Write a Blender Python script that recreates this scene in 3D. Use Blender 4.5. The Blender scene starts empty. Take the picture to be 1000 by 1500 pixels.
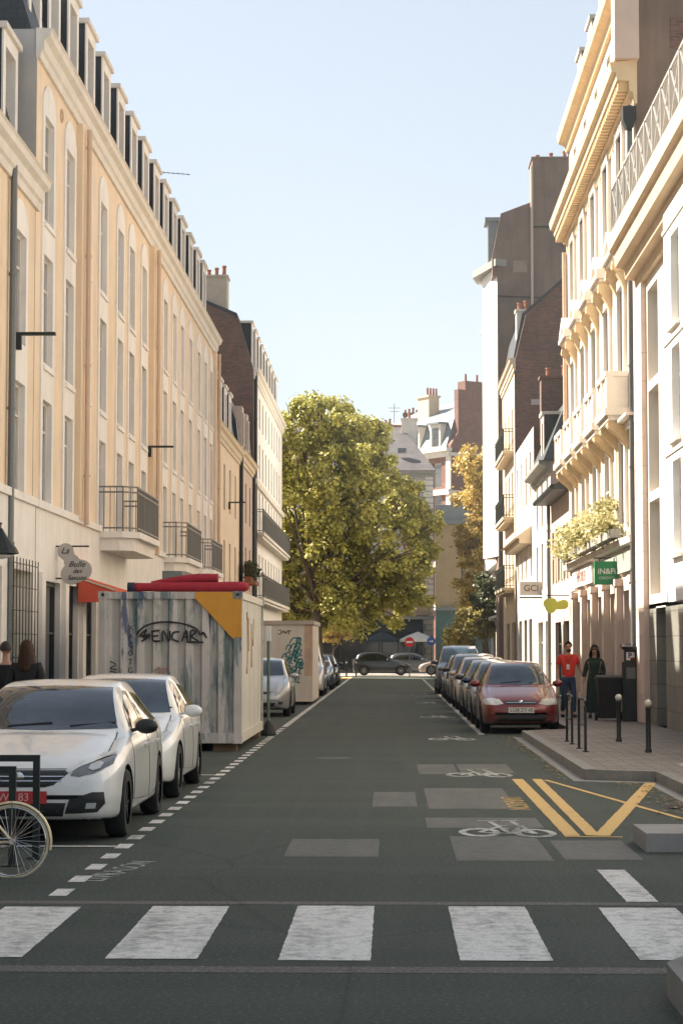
import bpy, bmesh, math, random
from mathutils import Vector, Matrix, noise
from mathutils.bvhtree import BVHTree
R = math.radians
random.seed(7)
scene = bpy.context.scene
COL = scene.collection

# ------------------------------------------------------------------ materials
def nmat(name):
    m = bpy.data.materials.new(name); m.use_nodes = True
    nt = m.node_tree
    return m, nt, nt.nodes['Principled BSDF']

def N(nt, kind, **kw):
    n = nt.nodes.new(kind)
    for k, v in kw.items(): setattr(n, k, v)
    return n

def ramp(nt, src, stops):
    r = N(nt, 'ShaderNodeValToRGB')
    e = r.color_ramp.elements
    while len(e) < len(stops): e.new(0.5)
    for i, (p, c) in enumerate(stops):
        e[i].position = p; e[i].color = (c[0], c[1], c[2], 1)
    nt.links.new(src, r.inputs[0])
    return r.outputs[0]

def noise_n(nt, scale, detail=5, stretch=(1, 1, 1), rough=.6, obj=False, off=(0, 0, 0)):
    mp = N(nt, 'ShaderNodeMapping'); mp.inputs['Scale'].default_value = stretch; mp.inputs['Location'].default_value = off
    if obj:
        nt.links.new(N(nt, 'ShaderNodeTexCoord').outputs['Object'], mp.inputs[0])
    else:
        nt.links.new(N(nt, 'ShaderNodeNewGeometry').outputs['Position'], mp.inputs[0])
    n = N(nt, 'ShaderNodeTexNoise'); n.inputs['Scale'].default_value = scale
    n.inputs['Detail'].default_value = detail; n.inputs['Roughness'].default_value = rough
    nt.links.new(mp.outputs[0], n.inputs['Vector'])
    return n.outputs[0]

def mix(nt, fac, a, b, mode='MIX'):
    m = N(nt, 'ShaderNodeMix', data_type='RGBA', blend_type=mode)
    if isinstance(fac, (int, float)): m.inputs[0].default_value = fac
    else: nt.links.new(fac, m.inputs[0])
    for i, v in ((6, a), (7, b)):
        if isinstance(v, tuple): m.inputs[i].default_value = (v[0], v[1], v[2], 1)
        else: nt.links.new(v, m.inputs[i])
    return m.outputs[2]

def bump(nt, bsdf, h, strength=.3, dist=.01):
    b = N(nt, 'ShaderNodeBump'); b.inputs['Strength'].default_value = strength; b.inputs['Distance'].default_value = dist
    nt.links.new(h, b.inputs['Height']); nt.links.new(b.outputs[0], bsdf.inputs['Normal'])

def sc(c, k): return tuple(min(1, x * k) for x in c)

def M(name, rgb, rough=.8, var=.15, scale=2.5, metal=0, coat=0, bmp=.15, streak=0, dirt=None, spec=.5, obj=False, fine=40):
    m, nt, b = nmat(name)
    n1 = noise_n(nt, scale, obj=obj)
    c = ramp(nt, n1, [(.3, sc(rgb, 1 - var)), (.7, sc(rgb, 1 + var * .6))])
    if streak:
        s = noise_n(nt, 3.2, stretch=(1, 1, .07), off=(3, 1, 2), obj=obj)
        f = ramp(nt, s, [(.48, (0, 0, 0)), (.72, (streak,) * 3)])
        c = mix(nt, f, c, sc(dirt or sc(rgb, .45), 1))
    nf = noise_n(nt, fine, detail=3, obj=obj)
    c = mix(nt, .22 if var > .05 else .05, c, ramp(nt, nf, [(.3, sc(rgb, .7)), (.7, sc(rgb, 1.15))]))
    nt.links.new(c, b.inputs['Base Color'])
    b.inputs['Roughness'].default_value = rough; b.inputs['Metallic'].default_value = metal
    b.inputs['Coat Weight'].default_value = coat; b.inputs['Coat Roughness'].default_value = .04
    b.inputs['Specular IOR Level'].default_value = spec
    if bmp: bump(nt, b, nf, bmp, .01)
    return m

def brickmat(name, c1, c2, mortar, bw=.22, bh=.07, msize=.008, rough=.85, bmp=.5, squash=1, horiz=False, var=True):
    m, nt, b = nmat(name)
    g = N(nt, 'ShaderNodeNewGeometry'); s = N(nt, 'ShaderNodeSeparateXYZ'); nt.links.new(g.outputs['Position'], s.inputs[0])
    cb = N(nt, 'ShaderNodeCombineXYZ')
    if horiz:
        nt.links.new(s.outputs[0], cb.inputs[0]); nt.links.new(s.outputs[1], cb.inputs[1])
    else:
        ad = N(nt, 'ShaderNodeMath', operation='ADD'); nt.links.new(s.outputs[0], ad.inputs[0]); nt.links.new(s.outputs[1], ad.inputs[1])
        nt.links.new(ad.outputs[0], cb.inputs[0]); nt.links.new(s.outputs[2], cb.inputs[1])
    br = N(nt, 'ShaderNodeTexBrick'); nt.links.new(cb.outputs[0], br.inputs['Vector'])
    br.inputs['Scale'].default_value = 1; br.inputs['Brick Width'].default_value = bw; br.inputs['Row Height'].default_value = bh
    br.inputs['Mortar Size'].default_value = msize; br.inputs['Mortar Smooth'].default_value = .2; br.inputs['Bias'].default_value = 0
    br.inputs['Color1'].default_value = (*c1, 1); br.inputs['Color2'].default_value = (*c2, 1); br.inputs['Mortar'].default_value = (*mortar, 1)
    c = br.outputs[0]
    if var:
        c = mix(nt, .55, c, ramp(nt, noise_n(nt, .9), [(.3, (.45, .45, .45)), (.7, (1, 1, 1))]), 'MULTIPLY')
        c = mix(nt, .5, c, ramp(nt, noise_n(nt, 14, detail=3), [(.3, (.5, .5, .5)), (.7, (1, 1, 1))]), 'MULTIPLY')
    nt.links.new(c, b.inputs['Base Color']); b.inputs['Roughness'].default_value = rough
    bump(nt, b, br.outputs['Fac'], -bmp, .01)
    return m

def glassmat(name, rgb, rough=.06, spec=.9, var=.3):
    m, nt, b = nmat(name)
    c = ramp(nt, noise_n(nt, .8, detail=3), [(.35, sc(rgb, 1 - var)), (.65, sc(rgb, 1 + var))])
    nt.links.new(c, b.inputs['Base Color']); b.inputs['Roughness'].default_value = rough
    b.inputs['Specular IOR Level'].default_value = spec
    return m

def flat(name, rgb, rough=.6, metal=0, coat=0, spec=.5):
    return M(name, rgb, rough, var=.06, metal=metal, coat=coat, bmp=0, spec=spec, obj=True)

# ------------------------------------------------------------------ builder
class B:
    def __init__(s): s.bm = bmesh.new()
    def face(s, pts):
        vs = [s.bm.verts.new(p) for p in pts]
        try: return s.bm.faces.new(vs)
        except ValueError: return None
    def box(s, x0, x1, y0, y1, z0, z1):
        v = [s.bm.verts.new(p) for p in ((x0,y0,z0),(x1,y0,z0),(x1,y1,z0),(x0,y1,z0),(x0,y0,z1),(x1,y0,z1),(x1,y1,z1),(x0,y1,z1))]
        for f in ((3,2,1,0),(4,5,6,7),(0,1,5,4),(1,2,6,5),(2,3,7,6),(3,0,4,7)): s.bm.faces.new([v[i] for i in f])
        return s
    def prism(s, pts, axis, a, b):
        """polygon pts (2D) extruded along axis: x -> (y,z), y -> (x,z), z -> (x,y)"""
        f = {'x': lambda p, k: (k, p[0], p[1]), 'y': lambda p, k: (p[0], k, p[1]), 'z': lambda p, k: (p[0], p[1], k)}[axis]
        va = [s.bm.verts.new(f(p, a)) for p in pts]; vb = [s.bm.verts.new(f(p, b)) for p in pts]
        n = len(pts)
        s.bm.faces.new(va); s.bm.faces.new(vb[::-1])
        for i in range(n): s.bm.faces.new([va[i], vb[i], vb[(i+1) % n], va[(i+1) % n]])
        return s
    def tube(s, path, r, n=8, close=False, flatten=None):
        path = [Vector(p) for p in path]; rings = []
        L = len(path)
        rr = r if isinstance(r, (list, tuple)) else [r] * L
        for i, p in enumerate(path):
            a = path[(i-1) % L] if (close or i > 0) else p
            c = path[(i+1) % L] if (close or i < L-1) else p
            d = (c - a).normalized() if (c - a).length > 1e-7 else Vector((0, 0, 1))
            up = Vector((0, 0, 1)) if abs(d.z) < .9 else Vector((0, 1, 0))
            u = d.cross(up).normalized(); w = u.cross(d).normalized()
            ring = []
            for k in range(n):
                an = 2*math.pi*k/n
                q = u*math.cos(an)*rr[i] + w*math.sin(an)*rr[i]
                if flatten: q = Vector((q.x*flatten[0], q.y*flatten[1], q.z*flatten[2]))
                ring.append(s.bm.verts.new(p + q))
            rings.append(ring)
        m = L if close else L-1
        for i in range(m):
            A, C = rings[i], rings[(i+1) % L]
            for k in range(n): s.bm.faces.new([A[k], A[(k+1) % n], C[(k+1) % n], C[k]])
        if not close:
            s.bm.faces.new(rings[0][::-1]); s.bm.faces.new(rings[-1])
        return s
    def lathe(s, prof, n=20, c=(0, 0, 0), axis='z', arc=2*math.pi, start=0, nocap=False):
        def mp(r, h, a):
            x, y = r*math.cos(a), r*math.sin(a)
            if axis == 'z': return (c[0]+x, c[1]+y, c[2]+h)
            if axis == 'x': return (c[0]+h, c[1]+x, c[2]+y)
            return (c[0]+x, c[1]+h, c[2]+y)
        full = abs(arc - 2*math.pi) < 1e-6
        k = n if full else n+1
        rings = [[s.bm.verts.new(mp(r, h, start + arc*j/n)) for j in range(k)] for r, h in prof]
        for i in range(len(prof)-1):
            for j in range(n):
                j2 = (j+1) % k
                s.bm.faces.new([rings[i][j], rings[i][j2], rings[i+1][j2], rings[i+1][j]])
        if full and not (abs(prof[0][0]-prof[-1][0]) < 1e-6 and (abs(prof[0][1]-prof[-1][1]) < 1e-6 or len(prof) > 4 and nocap)):
            for rg, (r, h) in ((rings[0], prof[0]), (rings[-1], prof[-1])):
                if r > 1e-4:
                    s.bm.faces.new(rg)
        return s
    def ball(s, c, r, n=12, sz=(1, 1, 1)):
        mt = Matrix.Translation(c) @ Matrix.Diagonal((*[r*k for k in sz], 1))
        bmesh.ops.create_uvsphere(s.bm, u_segments=n, v_segments=max(6, n*2//3), radius=1, matrix=mt)
        return s
    def bar(s, a, b, w, h=None):
        """rectangular bar from a to b"""
        a, b = Vector(a), Vector(b); h = h or w
        d = (b-a).normalized(); up = Vector((0, 0, 1)) if abs(d.z) < .9 else Vector((0, 1, 0))
        u = d.cross(up).normalized()*w/2; v = u.cross(d).normalized()*h/2
        vs = [s.bm.verts.new(p) for p in (a-u-v, a+u-v, a+u+v, a-u+v, b-u-v, b+u-v, b+u+v, b-u+v)]
        for f in ((3,2,1,0),(4,5,6,7),(0,1,5,4),(1,2,6,5),(2,3,7,6),(3,0,4,7)): s.bm.faces.new([vs[i] for i in f])
        return s
    def mesh(s, name, off=(0, 0, 0), smooth=False, bevel=0):
        if bevel:
            bmesh.ops.bevel(s.bm, geom=[e for e in s.bm.edges if e.is_manifold and e.calc_face_angle(0) > .6], offset=bevel, segments=2, affect='EDGES', profile=.6)
        bmesh.ops.recalc_face_normals(s.bm, faces=s.bm.faces)
        if any(off): bmesh.ops.translate(s.bm, verts=s.bm.verts, vec=(-off[0], -off[1], -off[2]))
        me = bpy.data.meshes.new(name); s.bm.to_mesh(me); s.bm.free()
        if smooth:
            for p in me.polygons: p.use_smooth = True
            if smooth != 'all': me.set_sharp_from_angle(angle=R(40))
        return me

def wloc(o):
    v = Vector((0, 0, 0))
    while o: v += Vector(o.location); o = o.parent
    return v

def link(name, me, m, parent=None):
    o = bpy.data.objects.new(name, me); COL.objects.link(o)
    if parent: o.parent = parent
    if m is not None:
        for k in (m if isinstance(m, (list, tuple)) else [m]):
            me.materials.append(k)
    return o

def put(name, b, m, parent=None, world=True, smooth=False, bevel=0):
    off = wloc(parent) if (parent and world) else (0, 0, 0)
    return link(name, b.mesh(name, off, smooth, bevel), m, parent)

def tag(o, label=None, cat=None, group=None, kind=None):
    if label: o['label'] = label
    if cat: o['category'] = cat
    if group: o['group'] = group
    if kind: o['kind'] = kind
    return o

def thing(name, label, cat, loc=(0, 0, 0), rz=0, group=None):
    o = bpy.data.objects.new(name, None); COL.objects.link(o)
    o.location = loc; o.rotation_euler = (0, 0, rz); o.empty_display_size = .2
    return tag(o, label, cat, group)

def solo(name, b, m, label, cat, loc, group=None, smooth=False, bevel=0, kind=None):
    o = link(name, b.mesh(name, loc, smooth, bevel), m); o.location = loc
    return tag(o, label, cat, group, kind)

def copy_tree(o, parent=None):
    c = o.copy(); COL.objects.link(c); c.parent = parent
    for ch in [x for x in bpy.data.objects if x.parent == o]: copy_tree(ch, c)
    return c

def textmesh(s, size, ext=.004, shear=0, align='CENTER', bold=0):
    cu = bpy.data.curves.new('t', 'FONT'); cu.body = s; cu.size = size; cu.extrude = ext; cu.shear = shear
    cu.align_x = align; cu.align_y = 'CENTER'; cu.offset = bold; cu.resolution_u = 3
    o = bpy.data.objects.new('t', cu); COL.objects.link(o)
    dg = bpy.context.evaluated_depsgraph_get(); dg.update()
    me = bpy.data.meshes.new_from_object(o.evaluated_get(dg))
    bpy.data.objects.remove(o); bpy.data.curves.remove(cu)
    return me

def text(s, size, loc, m, parent, face='y', name='lettering', ext=.004, shear=0, squeeze=1, bold=0, flipz=0):
    """face y: readable from -Y ; z: lying on the ground read from -Y ; loc in parent's space"""
    me = textmesh(s, size, ext, shear, bold=bold)
    if face == 'y': mt = Matrix.Rotation(R(90), 4, 'X')
    elif face == 'x': mt = Matrix.Rotation(R(90), 4, 'Z') @ Matrix.Rotation(R(90), 4, 'X')   # readable from +X
    elif face == '-x': mt = Matrix.Rotation(R(-90), 4, 'Z') @ Matrix.Rotation(R(90), 4, 'X')
    else: mt = Matrix.Rotation(R(flipz), 4, 'Z')
    me.transform(mt @ Matrix.Diagonal((squeeze, 1, 1, 1)))
    o = link(name, me, m, parent); o.location = loc
    return o

# ------------------------------------------------------------------ walls with openings
def frame_map(kind, c):
    if kind == 'L': return lambda u, v, z: (c - v, u, z)      # faces +X
    if kind == 'R': return lambda u, v, z: (c + v, u, z)      # faces -X
    return lambda u, v, z: (u, c + v, z)                      # faces -Y
ROT = {'L': R(90), 'R': R(-90), 'F': 0}

def wall(b, kind, c, u0, u1, z0, z1, holes=(), depth=.18):
    """holes: (ucentre, z0, w, h)"""
    f = frame_map(kind, c)
    us = sorted({round(k, 4) for h in holes for k in (h[0]-h[2]/2, h[0]+h[2]/2)} | {u0, u1})
    zs = sorted({round(k, 4) for h in holes for k in (h[1], h[1]+h[3])} | {z0, z1})
    us = [u for u in us if u0 <= u <= u1]; zs = [z for z in zs if z0 <= z <= z1]
    grid = {}
    def v(u, z):
        k = (u, z)
        if k not in grid: grid[k] = b.bm.verts.new(f(u, 0, z))
        return grid[k]
    for i in range(len(us)-1):
        for j in range(len(zs)-1):
            um, zm = (us[i]+us[i+1])/2, (zs[j]+zs[j+1])/2
            if any(abs(um-h[0]) < h[2]/2 and h[1] < zm < h[1]+h[3] for h in holes): continue
            b.bm.faces.new([v(us[i], zs[j]), v(us[i+1], zs[j]), v(us[i+1], zs[j+1]), v(us[i], zs[j+1])])
    for h in holes:
        a, c2, za, zb = h[0]-h[2]/2, h[0]+h[2]/2, h[1], h[1]+h[3]
        for p, q in (((a, za), (a, zb)), ((a, zb), (c2, zb)), ((c2, zb), (c2, za)), ((c2, za), (a, za))):
            b.face([f(p[0], 0, p[1]), f(q[0], 0, q[1]), f(q[0], depth, q[1]), f(p[0], depth, p[1])])

WC = {}
def window(parent, kind, c, u, z, w, h, glass, fr, depth=.14, style='casement', name='window', fw=.05):
    key = (w, h, glass.name, fr.name, style, fw)
    if key not in WC:
        g = B(); g.box(-w/2-.01, w/2+.01, .03, .06, -.01, h+.01); gm = g.mesh(name); gm.materials.append(glass)
        k = B()
        k.box(-w/2, -w/2+fw, -.015, .028, 0, h); k.box(w/2-fw, w/2, -.015, .028, 0, h)
        k.box(-w/2+fw, w/2-fw, -.015, .028, 0, fw); k.box(-w/2+fw, w/2-fw, -.015, .028, h-fw, h)
        if style == 'casement':
            k.box(-.03, .03, -.012, .027, fw, h-fw)
            if h > 1.6: k.box(-w/2+fw, -.03, -.01, .026, h*.7, h*.7+.045); k.box(.03, w/2-fw, -.01, .026, h*.7, h*.7+.045)
        if style == 'grid':
            for q in (.33, .66): k.box(-w/2+fw, w/2-fw, -.012, .027, h*q-.02, h*q+.02)
            k.box(-.02, .02, -.008, .026, fw, h-fw)
        if style == 'shutter':
            n = int(h/.16)
            for i in range(1, n): k.box(-w/2+fw, w/2-fw, .0, .027, h*i/n-.012, h*i/n+.012)
        km = k.mesh('frame'); km.materials.append(fr)
        WC[key] = (gm, km)
    gm, km = WC[key]
    p = frame_map(kind, c)(u, depth, z)
    o = bpy.data.objects.new(name, gm); COL.objects.link(o); o.parent = parent
    o.location = Vector(p) - wloc(parent); o.rotation_euler = (0, 0, ROT[kind])
    f = bpy.data.objects.new('frame', km); COL.objects.link(f); f.parent = o
    return o

def chim(parent, x0, x1, y0, y1, z0, z1, m, pm, pots=3, along='x'):
    b = B(); b.box(x0, x1, y0, y1, z0, z1); b.box(x0-.06, x1+.06, y0-.06, y1+.06, z1, z1+.1)
    ch = put('chimney', b, m, parent)
    off = wloc(parent)
    for i in range(pots):
        p = B(); t = (i+.5)/pots
        cx, cy = (x0+(x1-x0)*t, (y0+y1)/2) if along == 'x' else ((x0+x1)/2, y0+(y1-y0)*t)
        h = .35+.2*((i*37) % 3)/2
        p.lathe([(.1, 0), (.09, h*.8), (.12, h*.85), (.11, h)], 10, (cx, cy, z1+.1))
        link('chimney_pot', p.mesh('pot', off), pm, ch)
    return ch
# ------------------------------------------------------------------ camera, light, world
cam = bpy.data.cameras.new('camera'); co = bpy.data.objects.new('camera', cam); COL.objects.link(co)
cam.sensor_fit = 'VERTICAL'; cam.sensor_height = 36; cam.sensor_width = 24; cam.lens = 72
cam.clip_start = .1; cam.clip_end = 3000
co.location = (0, 0, 1.75); co.rotation_euler = (R(90+3.814), 0, R(1.353))
scene.camera = co
SUN_EL, SUN_AZ = R(43.8), R(28)          # azimuth measured from -X towards +Y
sv = Vector((-math.cos(SUN_EL)*math.cos(SUN_AZ), math.cos(SUN_EL)*math.sin(SUN_AZ), math.sin(SUN_EL)))
sl = bpy.data.lights.new('sun', 'SUN'); sl.energy = 4.6; sl.angle = R(.5); sl.color = (1, .9, .76)
so = bpy.data.objects.new('sun', sl); COL.objects.link(so); so.rotation_euler = sv.to_track_quat('Z', 'Y').to_euler()
so.location = (0, 0, 60)
w = bpy.data.worlds.new('World'); scene.world = w; w.use_nodes = True
nt = w.node_tree; bg = nt.nodes['Background']
sky = nt.nodes.new('ShaderNodeTexSky'); sky.sky_type = 'NISHITA'; sky.sun_disc = False
sky.sun_elevation = SUN_EL; sky.sun_rotation = math.atan2(sv.x, sv.y) ; sky.altitude = 0
sky.air_density = 1.0; sky.dust_density = .6; sky.ozone_density = 1.0
hs_n = nt.nodes.new('ShaderNodeHueSaturation'); hs_n.inputs['Saturation'].default_value = .8; hs_n.inputs['Value'].default_value = 1.04
gm_n = nt.nodes.new('ShaderNodeGamma'); gm_n.inputs[1].default_value = .5
nt.links.new(sky.outputs[0], gm_n.inputs[0]); nt.links.new(gm_n.outputs[0], hs_n.inputs['Color']); nt.links.new(hs_n.outputs[0], bg.inputs[0]); bg.inputs[1].default_value = .10
scene.view_settings.view_transform = 'Standard'; scene.view_settings.look = 'None'
scene.view_settings.exposure = 1.95; scene.view_settings.gamma = 1
scene.cycles.max_bounces = 8; scene.cycles.diffuse_bounces = 5

# ------------------------------------------------------------------ materials
cream = M('warm_render', (.80, .635, .46), .9, .12, 1.2, streak=.34, dirt=(.5, .34, .2))
white_r = M('white_render', (.82, .77, .71), .85, .1, 1.5, streak=.3, dirt=(.5, .45, .4))
white_s = M('white_stone', (.72, .66, .58), .85, .12, 1.5, streak=.2, dirt=(.42, .37, .3))
stone = M('ochre_stone', (.66, .54, .38), .85, .15, 3, streak=.25, dirt=(.35, .27, .18))
stone_d = M('dark_stone', (.30, .29, .26), .85, .2, 2, streak=.3)
pinkwall = M('pink_render', (.6, .46, .38), .9, .12, 1.5, streak=.25)
greywall = M('grey_render', (.42, .40, .38), .9, .15, 1.5, streak=.3)
ochre = M('ochre_render', (.36, .27, .15), .9, .15, 1.5, streak=.2)
brownwall = M('brown_render', (.22, .155, .12), .9, .38, .55, streak=.55)
brick = brickmat('red_brick', (.28, .11, .07), (.2, .085, .06), (.22, .17, .13))
brick_d = brickmat('dark_brick', (.25, .115, .08), (.12, .075, .06), (.2, .16, .13))
brick_far = brickmat('far_brick', (.30, .13, .09), (.22, .10, .075), (.25, .18, .15), bw=.3, bh=.1)
slate = brickmat('slate', (.05, .058, .062), (.035, .042, .048), (.02, .024, .028), bw=.25, bh=.2, msize=.01, rough=.55)
slate_l = brickmat('light_slate', (.17, .155, .155), (.13, .12, .125), (.09, .08, .08), bw=.3, bh=.22, msize=.012, rough=.6)
zinc = M('zinc', (.2, .23, .24), .5, .15, 2, metal=.4)
darkm = flat('dark_metal', (.02, .026, .024), .5, .3)
greym = flat('grey_metal', (.16, .17, .17), .5, .5)
rail_m = flat('rail_metal', (.19, .185, .17), .5, .4)
pipe_m = M('pipe_paint', (.60, .44, .31), .6, .1)
win_l = glassmat('curtained_glass', (.30, .285, .30), .22, .5, .12)
win_l2 = glassmat('net_curtain_glass', (.20, .21, .24), .12, .7, .2)
win_l3 = glassmat('drawn_blind_glass', (.38, .36, .36), .4, .4, .1)
WL = [win_l, win_l2, win_l, win_l3, win_l2]
rwin = random.Random(5)
win_d = glassmat('dark_glass', (.035, .04, .042), .05, .9)
win_m = glassmat('mid_glass', (.09, .09, .09), .06, .8)
fr_w = flat('white_frame', (.62, .58, .52), .5)
fr_d = flat('dark_frame', (.04, .04, .038), .5)
beige = M('beige_shutter', (.42, .34, .25), .7, .1)
pot_m = M('clay_pot', (.3, .12, .07), .9, .15)
tealshop = M('teal_shopfront', (.06, .13, .12), .6, .15)
concrete = M('concrete', (.30, .28, .26), .9, .2, 3, bmp=.3, obj=False)
kerb_m = M('kerb_granite', (.23, .22, .20), .85, .25, 4, bmp=.3)
w_paint = M('worn_white_paint', (.62, .60, .56), .75, .2, 5, bmp=.2, streak=0)
y_paint = M('worn_yellow_paint', (.62, .38, .12), .75, .25, 6, bmp=.2)
white_c = flat('plain_white', (.7, .7, .68), .5)
black_c = flat('plain_black', (.012, .012, .012), .6)

def asphalt(name, base, light):
    m, nt, b = nmat(name)
    c = ramp(nt, noise_n(nt, .35, 6), [(.3, sc(base, .85)), (.7, sc(base, 1.2))])
    # bands across the street (reflected window light painted into the colour) and wheel tracks
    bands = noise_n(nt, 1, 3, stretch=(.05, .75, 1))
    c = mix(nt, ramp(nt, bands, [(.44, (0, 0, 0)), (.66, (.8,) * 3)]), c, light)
    # oil and tyre stains, hairline cracks
    c = mix(nt, ramp(nt, noise_n(nt, 1.1, 7, stretch=(1.6, .35, 1), off=(5, 2, 0)), [(.52, (0, 0, 0)), (.72, (.55,) * 3)]), c, sc(base, .55))
    vo = N(nt, 'ShaderNodeTexVoronoi', feature='DISTANCE_TO_EDGE'); vo.inputs['Scale'].default_value = .28
    wm = N(nt, 'ShaderNodeMapping'); nt.links.new(N(nt, 'ShaderNodeNewGeometry').outputs['Position'], wm.inputs[0])
    wn = N(nt, 'ShaderNodeMix', data_type='VECTOR'); wn.inputs[0].default_value = .12; nt.links.new(wm.outputs[0], wn.inputs[4])
    nz = N(nt, 'ShaderNodeTexNoise'); nz.inputs['Scale'].default_value = 1.2; nz.inputs['Detail'].default_value = 6; nt.links.new(nz.outputs['Color'], wn.inputs[5]); nt.links.new(wn.outputs[1], vo.inputs['Vector'])
    c = mix(nt, ramp(nt, vo.outputs[0], [(.0, (.75,) * 3), (.006, (0, 0, 0))]), c, sc(base, .35))
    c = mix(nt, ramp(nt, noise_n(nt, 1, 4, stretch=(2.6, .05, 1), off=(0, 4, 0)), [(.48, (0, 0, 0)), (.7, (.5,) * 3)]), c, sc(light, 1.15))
    sp = noise_n(nt, 38, 3, rough=.7)
    c = mix(nt, .6, c, ramp(nt, sp, [(.36, sc(base, .4)), (.58, sc(base, 1.1)), (.70, sc(light, 2.3))]))
    nt.links.new(c, b.inputs['Base Color']); b.inputs['Roughness'].default_value = .88
    b.inputs['Specular IOR Level'].default_value = .3
    bump(nt, b, sp, .5, .006)
    return m
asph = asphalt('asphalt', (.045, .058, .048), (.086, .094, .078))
asph2 = asphalt('asphalt_pale', (.155, .14, .125), (.18, .165, .15))
asph4 = asphalt('asphalt_joint', (.13, .12, .105), (.2, .19, .17))
asph3 = asphalt('asphalt_sunny', (.32, .29, .26), (.36, .33, .3))  # paler copy of the asphalt with sunshine painted into its colour
paver = brickmat('paver', (.29, .25, .22), (.22, .19, .165), (.10, .088, .078), bw=.42, bh=.22, msize=.012, horiz=True, bmp=.5)
paver_n = brickmat('paver_near', (.19, .175, .155), (.15, .14, .125), (.06, .055, .05), bw=.6, bh=.4, msize=.01, horiz=True, bmp=.4)
def worn(name, rgb, under, lo=.42, hi=.6):
    m, nt, b = nmat(name)
    f = ramp(nt, mix(nt, .4, noise_n(nt, 9, 8, rough=.7), noise_n(nt, 1.3, 6, stretch=(2.2, .5, 1), rough=.6)), [(lo, (1, 1, 1)), (hi, (0, 0, 0))])
    f2 = ramp(nt, noise_n(nt, 45, 3), [(.3, (.6, .6, .6)), (.55, (1, 1, 1))])
    c = mix(nt, f, under, mix(nt, f2, under, rgb))
    nt.links.new(c, b.inputs['Base Color']); b.inputs['Roughness'].default_value = .8
    return m
# ramp is inverted there on purpose: low noise keeps the paint
w_worn = worn('worn_white', (.76, .73, .67), (.15, .15, .13), .47, .68)
w_faint = worn('faint_white', (.50, .50, .46), (.09, .09, .08), .46, .6)
y_worn = worn('worn_yellow', (.66, .42, .14), (.10, .09, .06), .56, .75)

# ------------------------------------------------------------------ ground
def sheet(name, pts, z, m, kind='structure', parent=None):
    b = B(); b.face([(p[0], p[1], z) for p in pts])
    bmesh.ops.triangulate(b.bm, faces=b.bm.faces)
    o = put(name, b, m); return tag(o, kind=kind)
def rect(x0, x1, y0, y1): return [(x0, y0), (x1, y0), (x1, y1), (x0, y1)]
sheet('ground', rect(-1500, 1500, -300, 2500), -.006, M('ground_soil', (.16, .15, .13), .95, .2, .2))
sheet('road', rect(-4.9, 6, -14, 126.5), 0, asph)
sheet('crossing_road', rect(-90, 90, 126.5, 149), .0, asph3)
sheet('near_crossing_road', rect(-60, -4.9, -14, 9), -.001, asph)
def pavement(name, pts, m=None, h=.13, km=None):
    b = B(); b.prism(pts, 'z', -.005, h)
    o = put(name, b, m or paver); tag(o, kind='structure')
    # kerb stones standing a touch proud of the paving
    k = B(); n = len(pts); c = Vector((sum(p[0] for p in pts)/n, sum(p[1] for p in pts)/n, 0))
    return o
def kerb(name, path, w=.16, h=.138, side=1):
    k = B()
    for a, c in zip(path[:-1], path[1:]):
        a = Vector((*a, 0)); c = Vector((*c, 0)); L = (c-a).length; d = (c-a).normalized(); nrm = Vector((d.y, -d.x, 0))*side
        n = max(1, int(L/1.0))
        for i in range(n):
            p = a + d*(L*i/n+.006); q = a + d*(L*(i+1)/n-.006)
            k.prism([(v.x, v.y) for v in (p+nrm*(-.012), q+nrm*(-.012), q+nrm*w, p+nrm*w)], 'z', -.004, h)
    o = put(name, k, kerb_m, bevel=.008); return tag(o, kind='structure')
pavement('left_pavement', rect(-7.2, -4.75, 9, 124))
kerb('left_kerb', [(-4.75, 9), (-4.75, 124)], side=-1)
RP = [(12, 18.9), (12, 124), (3.65, 124), (3.65, 41.6), (2.6, 40.6), (2.6, 27.6), (3.5, 27.2), (3.5, 18.9)]
pavement('right_pavement', RP)
kerb('right_kerb', [(3.65, 124), (3.65, 41.6), (2.6, 40.6), (2.6, 27.6), (3.5, 27.2), (3.5, 19.0)], side=-1)
gut = B()
gut.prism([(2.42, 40.8), (2.585, 40.6), (2.585, 27.5), (2.42, 27.3)], 'z', -.003, .004)
gut.prism([(2.42, 27.3), (2.585, 27.5), (3.49, 27.1), (3.42, 26.9)], 'z', -.003, .0035)
gut.prism([(3.33, 27.0), (3.485, 26.95), (3.485, 19.0), (3.33, 19.0)], 'z', -.003, .003)
tag(put('gutter_strip', gut, M('gutter_stone', (.26, .25, .23), .85, .2)), kind='structure')
pavement('kerb_island', [(2.2, 17.85), (6, 17.85), (6, 18.8), (2.2, 18.8)], concrete, .16)
pavement('near_pavement', [(1.40, -14), (12, -14), (12, 10.8), (1.55, 10.8), (1.40, 10.5)], paver_n, .16)
kerb('near_kerb', [(12, 10.8), (1.55, 10.8), (1.40, 10.5), (1.40, -5)], h=.168, w=.2, side=-1)

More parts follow.
